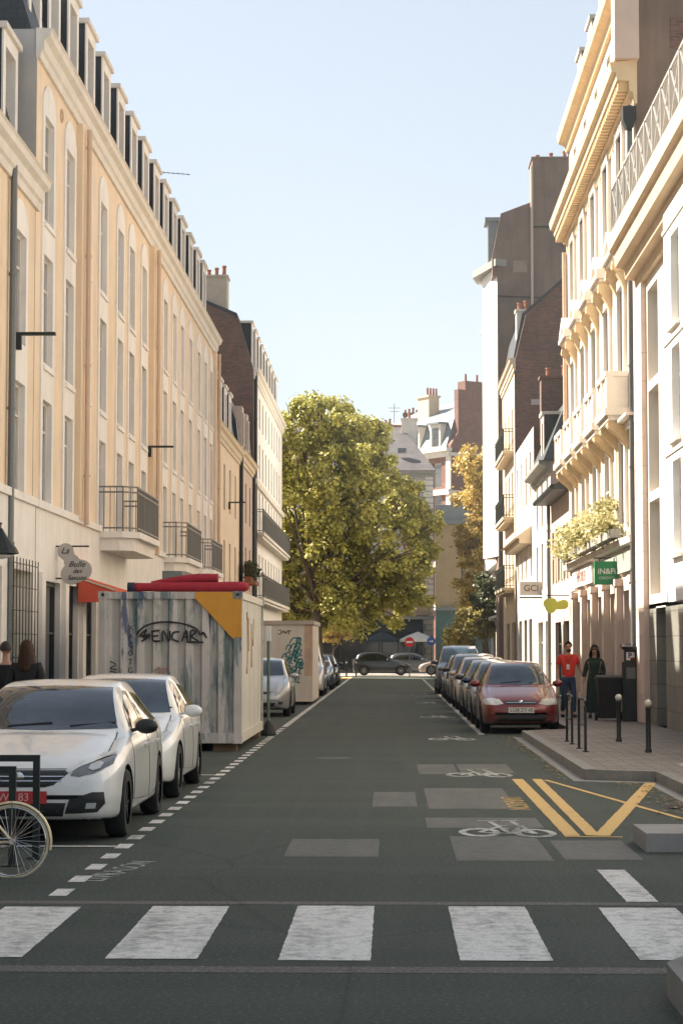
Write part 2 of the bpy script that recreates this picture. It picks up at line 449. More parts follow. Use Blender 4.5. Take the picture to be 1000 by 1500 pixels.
# ------------------------------------------------------------------ road markings (a sheet each, 4 mm up)
rjit = random.Random(77)
def rough_edge(p):
    out = []
    for a, c in zip(p, list(p[1:])+[p[0]]):
        L = math.dist(a, c); n = max(1, min(40, int(L/.07)))
        for i in range(n):
            out.append((a[0]+(c[0]-a[0])*i/n+rjit.uniform(-.003, .003), a[1]+(c[1]-a[1])*i/n+rjit.uniform(-.004, .004)))
    return out
def marking(name, polys, m, z=.004):
    b = B()
    for p in (rough_edge(q) if 'bicycle' not in name and len(polys) < 60 else q for q in polys):
        b.face([(q[0], q[1], z+.00003*len(b.bm.faces)) for q in p])
    bmesh.ops.triangulate(b.bm, faces=b.bm.faces)
    return tag(put(name, b, m), kind='structure')
marking('zebra_crossing', [rect(c-.26, c+.26, 11.62+.04*abs(c), 14.1-.05*abs(c)) for c in (-4.35, -3.35, -2.35, -1.35, -.37, .65, 1.66, 2.66, 3.66)], w_worn)
marking('stop_line', [rect(1.63, 1.85, 14.35, 16.4)], w_worn)
marking('road_joint', [rect(-4.7, 4, 11.2, 11.42), rect(-4.7, 6, 14.16, 14.32)], asph4, .002)
dash = [rect(-2.42, -2.29, 14.6+i*.86, 14.6+i*.86+.42) for i in range(36)] + [rect(-2.42, -2.29, 46+i*1.0, 46+i*1.0+.75) for i in range(76)]
marking('parking_line', dash + [rect(-4.7, -2.42, 18.15, 18.25), rect(-4.7, -2.42, 28.4, 28.5)], w_worn)
rd = [rect(1.80, 1.92, 42+i*.62, 42+i*.62+.36) for i in range(120)]
marking('right_parking_line', rd, w_worn)
marking('window_light_patch', [rect(.55, 1.35, 17.1, 19.3), rect(1.45, 2.1, 17.2, 18.9), rect(.42, 1.4, 22.6, 25.9), rect(-.2, .3, 22.9, 25.2), rect(.4, .95, 28.8, 31.2), rect(1.0, 1.75, 29, 31.3), rect(.36, 1.5, 20.2, 21.4), rect(-.9, -.1, 17.4, 19.0)], worn('window_light_patch', (.15, .138, .12), (.066, .075, .065), .38, .60), .0015)  # sun reflected off windows, painted onto the road as pale rectangles
# yellow delivery bay
def band(a, c, w):
    a = Vector(a); c = Vector(c); d = (c-a).normalized(); n = Vector((-d.y, d.x))*w/2
    return [tuple(a-n), tuple(c-n), tuple(c+n), tuple(a+n)]
marking('delivery_bay_marking', [band((1.70, 27.7), (1.70, 19.35), .15), band((1.96, 27.7), (1.90, 19.4), .13)], y_worn, .0045)
marking('delivery_bay_cross', [band((1.97, 19.35), (3.38, 26.9), .15), band((2.06, 27.5), (3.35, 18.95), .07), band((1.62, 19.28), (2.15, 19.22), .07)], y_worn, .0052)
y_pt = text('LIVRAISON', .34, (1.40, 23.4, .004), y_worn, None, face='z', ext=.0004, squeeze=1.15, flipz=-90, name='delivery_bay_lettering'); tag(y_pt, kind='structure')
w_pt = text('LIVRAISON', .3, (-2.13, 16.25, .004), w_faint, None, face='z', ext=.0004, squeeze=1.0, flipz=80, name='delivery_lettering'); tag(w_pt, kind='structure')
def ring2(cx, cy, r0, r1, ky, n=28):
    out = []
    for i in range(n):
        a, b_ = 2*math.pi*i/n, 2*math.pi*(i+1)/n
        out.append([(cx+r1*math.cos(a), cy+ky*r1*math.sin(a)), (cx+r1*math.cos(b_), cy+ky*r1*math.sin(b_)), (cx+r0*math.cos(b_), cy+ky*r0*math.sin(b_)), (cx+r0*math.cos(a), cy+ky*r0*math.sin(a))])
    return out
for i, (cx, cy) in enumerate(((1.1, 19.7), (1.22, 28.6), (1.18, 39.8), (1.2, 52.5), (1.25, 66), (1.25, 80))):
    ps = ring2(cx-.25, cy, .13, .2, 2.3) + ring2(cx+.27, cy-.1, .13, .2, 2.3)
    for a, c in (((-.25, 0), (-.05, .35)), ((-.05, .35), (.27, -.1)), ((-.25, 0), (.04, -.1)), ((.04, -.1), (.2, .5)), ((.04, -.1), (-.1, .75)), ((-.05, .45), (.2, .5)), ((.12, .75), (.27, -.1)), ((-.22, .8), (-.02, .8)), ((.02, .8), (.2, .85))):
        ps.append(band((cx+a[0], cy+a[1]*1.6), (cx+c[0], cy+c[1]*1.6), .055))
    marking('bicycle_marking', ps, w_faint, .0041+.0002*i)
marking('manhole_cover', ring2(-.9, 33, 0.02, .3, 1), M('iron_cover', (.06, .055, .05), .6, .3, 9, metal=.5), .002)
# ================================================================== LEFT SIDE
XL = -6.5
def arch(b, kind, c, u, z, w, rise, th):
    """arched panel standing th proud of wall plane c"""
    f = frame_map(kind, c)
    pts = [(u-w/2, z)] + [(u - w/2*math.cos(math.pi*i/14), z + rise*math.sin(math.pi*i/14)) for i in range(0, 15)] + [(u+w/2, z)]
    pts = pts[1:-1]
    a = [b.bm.verts.new(f(p[0], -th, p[1])) for p in pts]; c2 = [b.bm.verts.new(f(p[0], .02, p[1])) for p in pts]
    b.bm.faces.new(a)
    n = len(pts)
    for i in range(n): b.bm.faces.new([a[i], c2[i], c2[(i+1) % n], a[(i+1) % n]])

def strip_sides(b, u, z0, z1):
    for e in (u-.73, u+.73): b.face([(XL+.035, e, z0), (XL+.035, e, z1), (XL-.06, e, z1), (XL-.06, e, z0)])

def cornice(parent, name, kind, c, u0, u1, prof, m, cap=True):
    """prof: list of (outwards, z) polygon"""
    f = frame_map(kind, c); b = B()
    va = [b.bm.verts.new(f(u0, -p[0], p[1])) for p in prof]; vb = [b.bm.verts.new(f(u1, -p[0], p[1])) for p in prof]
    n = len(prof)
    b.bm.faces.new(va); b.bm.faces.new(vb[::-1])
    for i in range(n): b.bm.faces.new([va[i], vb[i], vb[(i+1) % n], va[(i+1) % n]])
    return put(name, b, m, parent)

def downpipe(parent, kind, c, u, z0, z1, m, r=.055, out=.09):
    f = frame_map(kind, c); b = B()
    b.tube([f(u, -out, z0), f(u, -out, z1)], r, 8)
    z = z0+1
    while z < z1:
        b.tube([f(u, -out, z), f(u, -out, z+.05)], r+.015, 8); z += 2.3
    return put('downpipe', b, m, parent, smooth=True)

def box_wall(parent, x0, x1, y0, y1, z0, z1, m, name='wall', skip=''):
    """closed shell; skip letters of sides left out: l (x0) r (x1) f (y0) b (y1) t"""
    b = B()
    if 'l' not in skip: b.face([(x0,y0,z0),(x0,y1,z0),(x0,y1,z1),(x0,y0,z1)])
    if 'r' not in skip: b.face([(x1,y0,z0),(x1,y1,z0),(x1,y1,z1),(x1,y0,z1)])
    if 'f' not in skip: b.face([(x0,y0,z0),(x1,y0,z0),(x1,y0,z1),(x0,y0,z1)])
    if 'b' not in skip: b.face([(x0,y1,z0),(x1,y1,z0),(x1,y1,z1),(x0,y1,z1)])
    if 't' not in skip: b.face([(x0,y0,z1),(x1,y0,z1),(x1,y1,z1),(x0,y1,z1)])
    return put(name, b, m, parent)

CORN = lambda z: [(-.02, z-.55), (.06, z-.55), (.08, z-.42), (.13, z-.38), (.14, z-.2), (.24, z-.14), (.26, z-.03), (.3, z), (-.02, z+.02)]

dorm_m = M('dormer_slate', (.022, .027, .032), .6, .25, 3)
def dormer(parent, kind, c, u, z, w, h, back, shell, frm, gl):
    """box dormer: front plane c, roof running back"""
    f = frame_map(kind, c)
    def bx(b, u0, u1, v0, v1, z0, z1):
        p = [f(u0, v0, z0), f(u1, v1, z1)]
        b.box(min(p[0][0], p[1][0]), max(p[0][0], p[1][0]), min(p[0][1], p[1][1]), max(p[0][1], p[1][1]), z0, z1)
    b = B()                                     # slate cheeks
    bx(b, u-w/2, u-w/2+.04, .035, back, z-.3, z+h-.2); bx(b, u+w/2-.04, u+w/2, .035, back, z-.3, z+h-.2)
    bx(b, u-w/2+.04, u+w/2-.04, .4, back, z-.3, z+h-.21)
    o = put('dormer', b, dorm_m, parent)
    g = B()                                     # painted front frame and cap
    bx(g, u-w/2, u-w/2+.24, 0, .034, z-.1, z+h-.2); bx(g, u+w/2-.24, u+w/2, 0, .034, z-.1, z+h-.2); bx(g, u-w/2+.041, u-w/2+.24, .034, .39, z-.1, z+h-.2); bx(g, u+w/2-.24, u+w/2-.041, .034, .39, z-.1, z+h-.2)
    bx(g, u-w/2+.24, u+w/2-.24, .0, .35, z+h-.45, z+h-.2); bx(g, u-w/2+.24, u+w/2-.24, .0, .35, z-.1, z+.12)
    put('dormer_frame', g, frm, o)
    k = B(); bx(k, u-w/2-.07, u+w/2+.07, -.07, back, z+h-.2, z+h-.09); put('dormer_cap', k, white_s, o)
    q = B(); bx(q, u-w/2+.24, u+w/2-.24, .24, .3, z+.12, z+h-.45); put('pane', q, gl, o)
    return o

# ---- tall cream block with dormers
TB = thing('apartment_building', 'tall cream and orange block with a long row of tall box dormers, left side', 'building', (XL, 56, 0))
Y0, Y1 = 37.1, 75.6
bays = [38.4, 41.0, 43.3, 45.85, 48.8, 51.0, 53.6, 56.6, 58.7, 61.2, 63.5, 66.2, 69.1, 71.6, 73.9]
WW, SW = 1.02, 1.46
band_h = [(u, 4.42, SW, 7.5) for u in bays]
b = B(); wall(b, 'L', XL, Y0, Y1, 4.4, 13.2, band_h, .05)
put('wall', b, cream, TB)
box_wall(TB, -17, XL, Y0, Y1, 0, 13.2, greywall, skip='r')
for u in bays:
    b = B()
    wall(b, 'L', XL+.035, u-SW/2, u+SW/2, 4.42, 11.92, [(u, 4.5, WW, 1.9), (u, 7.1, WW, 2.05), (u, 9.8, WW, 2.0)], .17)
    arch(b, 'L', XL, u, 11.921, SW, .52, .035)
    strip_sides(b, u, 4.42, 11.92)
    for z in (4.44, 7.0, 9.7): b.box(XL+.036, XL+.08, u-WW/2-.05, u+WW/2+.05, z-.04, z+.05)
    put('window_surround', b, white_r, TB)
    for z, h in ((4.5, 1.9), (7.1, 2.05), (9.8, 2.0)):
        window(TB, 'L', XL+.035, u, z, WW, h, rwin.choice(WL), fr_w, .12)
# pilasters with downpipes
for y in (42.15, 55.15, 74.95):
    b = B(); b.box(XL-.02, XL+.14, y-.28, y+.28, 4.4, 12.66); put('pilaster', b, cream, TB)
    downpipe(TB, 'L', XL+.14, y+.05, 4.3, 12.6, pipe_m)
b = B(); wall(b, 'L', XL+.06, Y0, Y1, 0.1, 4.4, [(39.0, .12, 1.9, 2.9), (41.5, .12, 1.5, 2.9), (44.0, .12, 1.8, 2.9), (47.2, .12, 2.6, 2.7), (51.5, .12, 2.6, 2.7), (56.5, .12, 2.8, 2.7), (61, .12, 2.8, 2.7), (65.6, .12, 2.6, 2.7), (70, .12, 2.6, 2.7)], .2)
b.box(XL-.01, XL+.12, Y0, Y1, 4.33, 4.47)
for yy in (37.55, 40.3, 42.6, 45.2):
    b.box(XL+.05, XL+.15, yy-.2, yy+.2, .13, 3.15)
put('ground_floor_wall', b, white_r, TB)
for (y, w_, h_) in ((39.0, 1.9, 2.9), (41.5, 1.5, 2.9), (44.0, 1.8, 2.9)):
    window(TB, 'L', XL+.06, y, .13, w_, h_, win_d, fr_d, .12, 'grid', 'shop_window', .09)
for (y, w_) in ((47.2, 2.6), (51.5, 2.6), (56.5, 2.8), (61, 2.8), (65.6, 2.6), (70, 2.6)):
    window(TB, 'L', XL+.06, y, .13, w_, 2.7, beige, fr_w, .12, 'shutter', 'garage_shutter', .07)
cornice(TB, 'cornice', 'L', XL, Y0-.02, Y1+.05, CORN(13.2), white_s)
b = B(); b.prism([(XL-.1, 13.16), (XL-.75, 15.35), (XL-4.6, 16.4), (XL-8, 15.2), (-17, 13.15)], 'y', Y0+.02, Y1-.02)
put('roof', b, slate, TB)
for y in (38.6, 40.85, 43.3, 45.85, 48.45, 51.2, 53.85, 56.5, 59.2, 61.7, 64.3, 66.9, 69.6, 72.2, 74.6):
    dormer(TB, 'L', XL-.3, y, 13.25, 1.42, 2.75, 2.6, slate, white_r, win_d)
b = B(); b.lathe([(.11, 0), (.14, 0), (.14, .03), (.11, .03), (.11, 0)], 16, (XL, 39.9, 12.3), 'x'); put('wall_ring', b, pipe_m, TB)
chim(TB, -8.8, -8.0, 73.2, 74.0, 15.2, 17.2, brick, pot_m, 2)
# projecting balconies
def balcony(parent, kind, c, u0, u1, z, proj, slab_m, rm, hr=1.05, soff=.3, name='balcony', round_=True):
    f = frame_map(kind, c); b = B()
    cut = .35 if round_ else .01
    pl = [f(u0, 0, 0), f(u0, -proj+cut, 0), f(u0+cut, -proj, 0), f(u1-cut, -proj, 0), f(u1, -proj+cut, 0), f(u1, 0, 0)]
    b.prism([(p[0], p[1]) for p in pl], 'z', z-.14, z)
    q = .85
    pl2 = [f(u0+.1, 0, 0), f(u0+.1, (-proj+cut)*q, 0), f(u0+cut+.05, -proj*q, 0), f(u1-cut-.05, -proj*q, 0), f(u1-.1, (-proj+cut)*q, 0), f(u1-.1, 0, 0)]
    b.prism([(p[0], p[1]) for p in pl2], 'z', z-soff, z-.139)
    o = put(name, b, slab_m, parent)
    r = B(); path = [f(u0+.06, 0, 0), f(u0+.06, -proj+cut, 0), f(u0+cut, -proj+.06, 0), f(u1-cut, -proj+.06, 0), f(u1-.06, -proj+cut, 0), f(u1-.06, 0, 0)]
    for zz in (z+.08, z+hr-.12, z+hr): 
        for a, d in zip(path[:-1], path[1:]): r.bar((a[0], a[1], zz), (d[0], d[1], zz), .035)
    for a, d in zip(path[:-1], path[1:]):
        a = Vector(a); d = Vector(d); L = (d-a).length; n = max(1, int(L/.14))
        for i in range(n+1):
            p = a+(d-a)*i/n; r.bar((p.x, p.y, z), (p.x, p.y, z+hr), .016 if i % 8 else .03)
    put('railing', r, rm, o)
    return o
balcony(TB, 'L', XL, 45.3, 50.0, 4.35, .92, white_r, rail_m, 1.0, .42)
balcony(TB, 'L', XL, 58.3, 63.2, 4.35, .75, white_r, rail_m, 1.0, .38)
balcony(TB, 'L', XL, 67.2, 71.8, 4.35, .7, white_r, rail_m, 1.0, .38)

# ---- lower near block of the same render
LB = thing('apartment_building', 'lower cream block at the near left, its eave below the taller dormered block', 'building', (XL, 20, 0))
y0, y1 = 4, 37.05
bl = [35.5, 32.6, 29.7, 26.8, 23.9, 21, 18.1, 15.2, 12.3, 9.4]
b = B(); wall(b, 'L', XL, y0, y1, 4.4, 10.3, [(u, 4.42, SW, 4.7) for u in bl], .05); put('wall', b, cream, LB)
box_wall(LB, -17, XL, y0, y1, 0, 10.3, greywall, skip='r')
for u in bl:
    b = B(); wall(b, 'L', XL+.035, u-SW/2, u+SW/2, 4.42, 9.12, [(u, 4.5, WW, 1.9), (u, 7.1, WW, 1.95)], .17)
    strip_sides(b, u, 4.42, 9.12); arch(b, 'L', XL, u, 9.121, SW, .52, .035); put('window_surround', b, white_r, LB)
    for z, h in ((4.5, 1.9), (7.1, 1.95)): window(LB, 'L', XL+.035, u, z, WW, h, rwin.choice(WL), fr_w, .12)
cornice(LB, 'cornice', 'L', XL, y0, y1+.2, CORN(10.35), white_s)
b = B(); b.prism([(XL-.1, 10.32), (XL-.7, 12.4), (XL-4, 13.4), (XL-8, 12.4), (-17, 10.32)], 'y', y0, y1-.03); put('roof', b, slate, LB)
for u in bl[:9]: dormer(LB, 'L', XL-.3, u+.62, 10.4, 1.42, 2.5, 2.4, slate, white_r, win_d)
b = B(); wall(b, 'L', XL+.06, y0, y1, .1, 4.4, [(u+.3, .12, 2.0, 3.0) for u in bl], .4); b.box(XL-.01, XL+.12, y0, y1, 4.33, 4.47)
put('ground_floor_wall', b, white_r, LB)
for u in bl: window(LB, 'L', XL+.06, u+.3, .13, 2.0, 3.0, beige, fr_w, .3, 'shutter', 'roller_shutter', .07)
downpipe(LB, 'L', XL, 34.45, .2, 10, greym, .06)
# mesh gate at the foot of the near block
b = B()
for i in range(9): b.bar((XL+.2, 34.2+i*.3, .15), (XL+.2, 34.2+i*.3, 3.3), .016)
for i in range(8): b.bar((XL+.2, 34.2, .4+i*.4), (XL+.2, 36.6, .4+i*.4), .016)
put('security_grille', b, darkm, LB)

# ---- B1/B2 lower houses beyond
H1 = thing('town_house', 'low cream town house just beyond the tall dormered block, left side', 'building', (XL, 82, 0))
b = B(); hs = [(u, z, .85, h) for u in (77.5, 80.3, 83.1, 86) for z, h in ((4.2, 1.8), (7.2, 1.8))]
wall(b, 'L', XL, 75.65, 88, 0, 10.1, hs + [(78.5, .1, 2, 2.8), (82, .1, 2, 2.8), (85.5, .1, 1.6, 2.8)], .2); put('wall', b, cream, H1)
box_wall(H1, -16, XL, 75.65, 88, 0, 10.1, greywall, skip='r')
for h in hs: window(H1, 'L', XL, *h, win_m, fr_w)
for u, w_ in ((78.5, 2), (82, 2), (85.5, 1.6)): window(H1, 'L', XL, u, .13, w_, 2.8, win_d, fr_d, name='shop_window')
cornice(H1, 'cornice', 'L', XL, 75.65, 88, CORN(10.2), stone)
b = B(); b.prism([(XL-.05, 10.15), (XL-.35, 11.6), (XL-1.1, 12.7), (XL-5, 13.4), (-16, 10.15)], 'y', 75.66, 87.98); put('roof', b, slate, H1)
for u in (77.2, 79.6, 82.0, 84.4): dormer(H1, 'L', XL-.1, u, 10.3, 1.2, 2.1, 2, slate, white_r, win_d)
H2 = thing('town_house', 'narrow pinkish town house with downpipes beside the tall white building, left side', 'building', (XL, 92, 0))
b = B(); hs = [(u, z, .85, h) for u in (89.6, 92.3, 95) for z, h in ((4.4, 1.9), (7.4, 1.8))]
wall(b, 'L', XL, 88.05, 96.9, 0, 10.3, hs+[(90.2, .1, 2, 2.8), (94.2, .1, 2.4, 2.8)], .2); put('wall', b, pinkwall, H2)
box_wall(H2, -16, XL, 88.05, 96.9, 0, 10.3, greywall, skip='r')
for h in hs: window(H2, 'L', XL, *h, win_m, fr_w)
for u, w_ in ((90.2, 2), (94.2, 2.4)): window(H2, 'L', XL, u, .13, w_, 2.8, win_d, fr_d, name='shop_window')
cornice(H2, 'cornice', 'L', XL, 88.05, 96.9, CORN(10.35), stone)
b = B(); b.prism([(XL-.0, 10.3), (XL-.15, 11.6), (XL-.55, 12.8), (XL-1.4, 13.6), (XL-5, 14.1), (-16, 10.3)], 'y', 88.06, 96.85); put('roof', b, slate, H2)
for u in (90, 93):
    b = B(); b.box(XL-1, XL+.02, u-.55, u+.55, 10.4, 12.4); put('dormer', b, pinkwall, H2)
for u in (90, 93): window(H2, 'L', XL+.02, u, 10.7, .7, 1.4, win_d, fr_w, -.05)
downpipe(H2, 'L', XL, 88.3, .2, 10.2, darkm, .08); downpipe(H2, 'L', XL, 96.6, .2, 10.2, darkm, .08)

# ---- white building with brick gable
WB = thing('apartment_building', 'tall white building with a dark brick gable and iron balconies, far left', 'building', (XL, 110, 0))
hs = [(u, z, .95, h) for u in [99.3+i*2.6 for i in range(9)] for z, h in ((4.3, 2.1), (7.4, 2.1), (10.2, 1.7), (12.7, 1.5))]
b = B(); wall(b, 'L', XL, 97.3, 123.2, 0, 15.1, hs+[(100+i*3.9, .1, 3, 2.9) for i in range(6)], .22); put('wall', b, white_r, WB)
box_wall(WB, -18, XL, 97.3, 123.2, 0, 15.1, brick_d, skip='r', name='gable_wall')
for h in hs: window(WB, 'L', XL, *h, rwin.choice((win_l2, win_m, win_l)), fr_w)
for i in range(6): window(WB, 'L', XL, 100+i*3.9, .13, 3, 2.9, win_d, fr_d, name='shop_window')
cornice(WB, 'cornice', 'L', XL, 97.3, 123.3, CORN(15.2), white_s)
cornice(WB, 'string_course', 'L', XL, 97.3, 123.2, [(-.01, 9.6), (.14, 9.6), (.18, 9.85), (-.01, 9.9)], white_s)
b = B(); b.prism([(XL-.02, 15.1), (XL-.75, 17.6), (-9.3, 18.5), (-13, 20.1), (-18, 20.1), (-18, 15.1)], 'y', 97.31, 97.75); put('gable', b, brick_d, WB)
b = B(); b.prism([(XL-.05, 15.12), (XL-.85, 17.9), (-9.5, 18.8), (-13, 20.3), (-18, 17)], 'y', 97.75, 123.1); put('roof', b, slate, WB)
for i in range(9): dormer(WB, 'L', XL-.2, 99.6+i*2.6, 15.3, 1.3, 2.5, 2.2, zinc, white_r, win_d)
chim(WB, -8.95, -7.85, 98.0, 99.2, 16.9, 19.7, M('chimney_render', (.42, .36, .29), .9), pot_m, 3)
for z in (4.2, 7.3):
    o = balcony(WB, 'L', XL, 97.6, 123, z, .5, white_s, rail_m, 1.1, .28, round_=False)
cornice(WB, 'canopy', 'L', XL, 118.5, 123.3, [(0, 3.0), (1.3, 2.9), (1.3, 3.05), (0, 3.4)], stone)
downpipe(WB, 'L', XL, 97.5, .2, 15, darkm, .09)

# ================================================================== RIGHT SIDE
XR = 5.6
# ---- R1 white modern building, nearest on the right
R1 = thing('apartment_building', 'bright white building at the right edge with a long moulded balcony on top', 'building', (XR, 32, 0))
b = B(); hs1 = [(u, z, 1.75, h) for u in (43.45, 40.6) for z, h in ((2.9, 2.0), (5.1, 2.2), (7.5, 2.0))]
wall(b, 'R', XR, 38.9, 45.0, 2.6, 10.2, hs1, .3)
put('wall', b, white_s, R1)
for h in hs1: window(R1, 'R', XR, *h, win_m, fr_w, .24, 'grid', fw=.08)
b = B()                                      # corner pilaster in rusticated stone
z = .13
while z < 10.1:
    b.box(XR-.12, XR+.5, 44.5, 45.9, z+.012, min(z+.62, 10.1)); z += .62
b.box(XR-.1, XR+.5, 44.52, 45.88, .13, 10.1)
put('corner_pilaster', b, M('pink_stone', (.66, .52, .44), .8, .1), R1, bevel=.012)
b = B(); wall(b, 'R', XR, 19, 44.5, 0, 2.7, [(42.6, .13, 1.5, 2.5), (37.5, .13, 2.6, 2.3), (32.5, .13, 2.6, 2.3), (27.5, .13, 2.6, 2.3), (22.5, .13, 2.6, 2.3)], .5)
put('ground_floor_wall', b, brickmat('stone_cladding', (.30, .29, .25), (.24, .235, .2), (.1, .1, .09), bw=1.1, bh=.5, msize=.01, rough=.6), R1)
window(R1, 'R', XR, 42.6, .13, 1.5, 2.5, win_d, fr_d, .3, 'grid', 'entrance_door')
for u in (37.5, 32.5, 27.5, 22.5): window(R1, 'R', XR, u, .13, 2.6, 2.3, win_d, fr_d, .3, 'grid', 'shop_window')
box_wall(R1, XR, 16, 19, 45.9, 0, 10.9, white_s, skip='l')
hs2 = [(u, z, 1.1, 1.7) for u in (37.3, 34.3, 31.3, 28.3, 25.3, 22.3) for z in (3.5, 5.6, 7.7)]
b = B(); wall(b, 'R', 5.22, 19.5, 38.8, 2.62, 10.0, hs2, .2)
b.face([(5.22, 38.8, 2.62), (5.61, 38.8, 2.62), (5.61, 38.8, 10), (5.22, 38.8, 10)]); b.face([(5.22, 19.5, 2.62), (5.61, 19.5, 2.62), (5.61, 19.5, 10), (5.22, 19.5, 10)])
b.face([(5.22, 19.5, 2.62), (5.61, 19.5, 2.62), (5.61, 38.8, 2.62), (5.22, 38.8, 2.62)])
put('upper_volume', b, M('bright_render', (.87, .86, .83), .8, .05), R1)
for h in hs2:
    window(R1, 'R', 5.22, *h, win_m, fr_w, .15)
    b = B(); b.box(5.13, 5.219, h[0]-h[2]/2-.09, h[0]+h[2]/2+.09, h[1]-.1, h[1]-.02); put('window_sill', b, white_s, R1)
b = B()
for z in (5.35, 7.45, 9.6): b.box(5.19, 5.219, 19.5, 38.82, z, z+.07)
put('string_course', b, white_s, R1)
cornice(R1, 'balcony', 'R', XR, 19, 45.5, [(-.1, 9.75), (.12, 9.75), (.14, 9.95), (.34, 9.98), (.36, 10.2), (.56, 10.25), (.6, 10.55), (.7, 10.6), (.7, 10.95), (-.1, 10.95)], M('balcony_stone', (.60, .46, .30), .8, .12))
b = B(); y = 19.1
for zz in (11.0, 12.0): b.bar((4.98, 19.05, zz), (4.98, 45.4, zz), .05)
for zz in (11.0, 12.0): b.bar((4.98, 45.4, zz), (5.6, 45.4, zz), .05)
n = 22; st = (45.4-19.05)/n
for i in range(n+1):
    yy = 19.05+i*st; b.bar((4.98, yy, 10.9), (4.98, yy, 12.0), .07)
    if i < n:
        b.bar((4.98, yy, 11.0), (4.98, yy+st, 12.0), .034); b.bar((4.98, yy, 12.0), (4.98, yy+st, 11.0), .034)
        for k in range(1, 9): b.bar((4.985, yy+st*k/9, 11.0), (4.985, yy+st*k/9, 12.0), .012)
put('railing', b, flat('pale_rail', (.36, .35, .33), .5), R1)
hs3 = [(u, 11.1, 1.2, 2.0) for u in (42, 38, 34, 30, 26, 22)]
b = B(); wall(b, 'R', 6.9, 19, 41, 10.9, 13.8, hs3, .2); put('attic_wall', b, white_s, R1)
for h in hs3: 
    if h[0] < 41: window(R1, 'R', 6.9, *h, win_d, fr_w)
b = B(); b.box(6.5, 16, 19, 41, 13.8, 14.1); put('roof', b, zinc, R1)

# ---- R2 ornate stone building
R2 = thing('stone_building', 'ornate pale stone building with carved balconies, hooded windows and a toothed cornice', 'building', (XR, 55, 0))
bay = [48.9, 52.1, 55.3, 58.5, 61.7]
ya, yb = 46.0, 63.6
hs = [(u, 4.75, 1.1, 1.95) for u in bay] + [(u, 7.5, 1.15, 2.9) for u in bay] + [(u, 12.0, 1.1, 2.1) for u in bay]
b = B(); wall(b, 'R', XR, ya, yb, 4.2, 14.6, hs, .25); put('wall', b, white_s, R2)
for h in hs: window(R2, 'R', XR, *h, rwin.choice((win_m, win_l2, win_l)), fr_w, .2)
b = B()
for u in bay:                               # window surrounds
    for z, h, w_ in ((4.75, 1.95, 1.1), (7.5, 2.9, 1.15), (12.0, 2.1, 1.1)):
        for s in (-1, 1):
            x = u+s*(w_/2+.11); b.box(XR-.09, XR+.02, x-.11, x+.11, z-.05, z+h+.002)
        b.box(XR-.1, XR+.02, u-w_/2-.22, u+w_/2+.22, z+h, z+h+.2)
for y in (46.25, 50.5, 53.7, 56.9, 60.1, 63.35): b.box(XR-.05, XR+.02, y-.17, y+.17, 4.9, 14.55)
put('window_surround', b, white_s, R2)
gold = M('carved_stone', (.68, .50, .29), .8, .18, 4)
def console(b, u, z, h, proj, w_, x=XR):
    """scrolled bracket: S profile extruded along the facade"""
    pts = [(x+.02, z), (x-proj, z)]
    for i in range(1, 13):
        t = i/12
        pts.append((x - proj*(1-t)**.8 * (1+.22*math.sin(t*6.0)) - .03, z-h*t))
    pts.append((x+.02, z-h))
    b.prism(pts, 'y', u-w_/2, u+w_/2)
    b.lathe([(.001, -w_/2-.02), (h*.17, -w_/2-.02), (h*.17, w_/2+.02), (.001, w_/2+.02)], 12, (x-proj*.72, u, z-h*.22), 'y')
for u in bay:                               # hood with pediment over each second-floor window
    b = B()
    b.box(XR-.42, XR+.02, u-.95, u+.95, 11.05, 11.17); b.box(XR-.34, XR+.02, u-.88, u+.88, 10.97, 11.049)
    b.prism([(u-.95, 11.171), (u-.8, 11.171), (u, 11.55), (u, 11.75), (u-.95, 11.3)], 'x', XR-.4, XR-.02)
    b.prism([(u+.95, 11.171), (u+.8, 11.171), (u+.0, 11.55), (u, 11.75), (u+.95, 11.3)], 'x', XR-.399, XR-.02)
    b.prism([(u-.7, 11.172), (u+.7, 11.172), (u, 11.52)], 'x', XR-.2, XR-.02)
    o = put('window_hood', b, white_s, R2, bevel=.01)
    for s in (-1, 1):
        c2 = B(); console(c2, u+s*.72, 10.968, .85, .3, .24); put('console', c2, gold, o)
for u in bay:                               # solid carved balconies
    b = B()
    b.box(XR-.58, XR-.02, u-1.15, u+1.15, 7.2, 7.38); b.box(XR-.5, XR-.02, u-1.08, u+1.08, 7.08, 7.199)
    b.box(XR-.5, XR-.42, u-1.05, u+1.05, 7.38, 8.12)
    for s in (-1, 1): b.box(XR-.5, XR-.02, u+s*1.05-.04, u+s*1.05+.04, 7.381, 8.119)
    b.box(XR-.56, XR-.02, u-1.12, u+1.12, 8.12, 8.24)
    for s in (-1, 0, 1): b.box(XR-.54, XR-.41, u+s*1.0-.12, u+s*1.0+.12, 7.382, 8.118)
    for s in (-.5, .5): b.box(XR-.53, XR-.45, u+s-.24, u+s+.24, 7.55, 7.95)
    o = put('balcony', b, white_s, R2, bevel=.012)
    for s in (-1, 1):
        c2 = B(); console(c2, u+s*.8, 7.078, .62, .46, .42); put('console', c2, gold, o)
b = B(); b.box(XR-.3, XR+.02, ya, yb, 7.0, 7.07); b.box(XR-.12, XR+.02, ya, yb, 6.85, 7.0); put('string_course', b, white_s, R2)
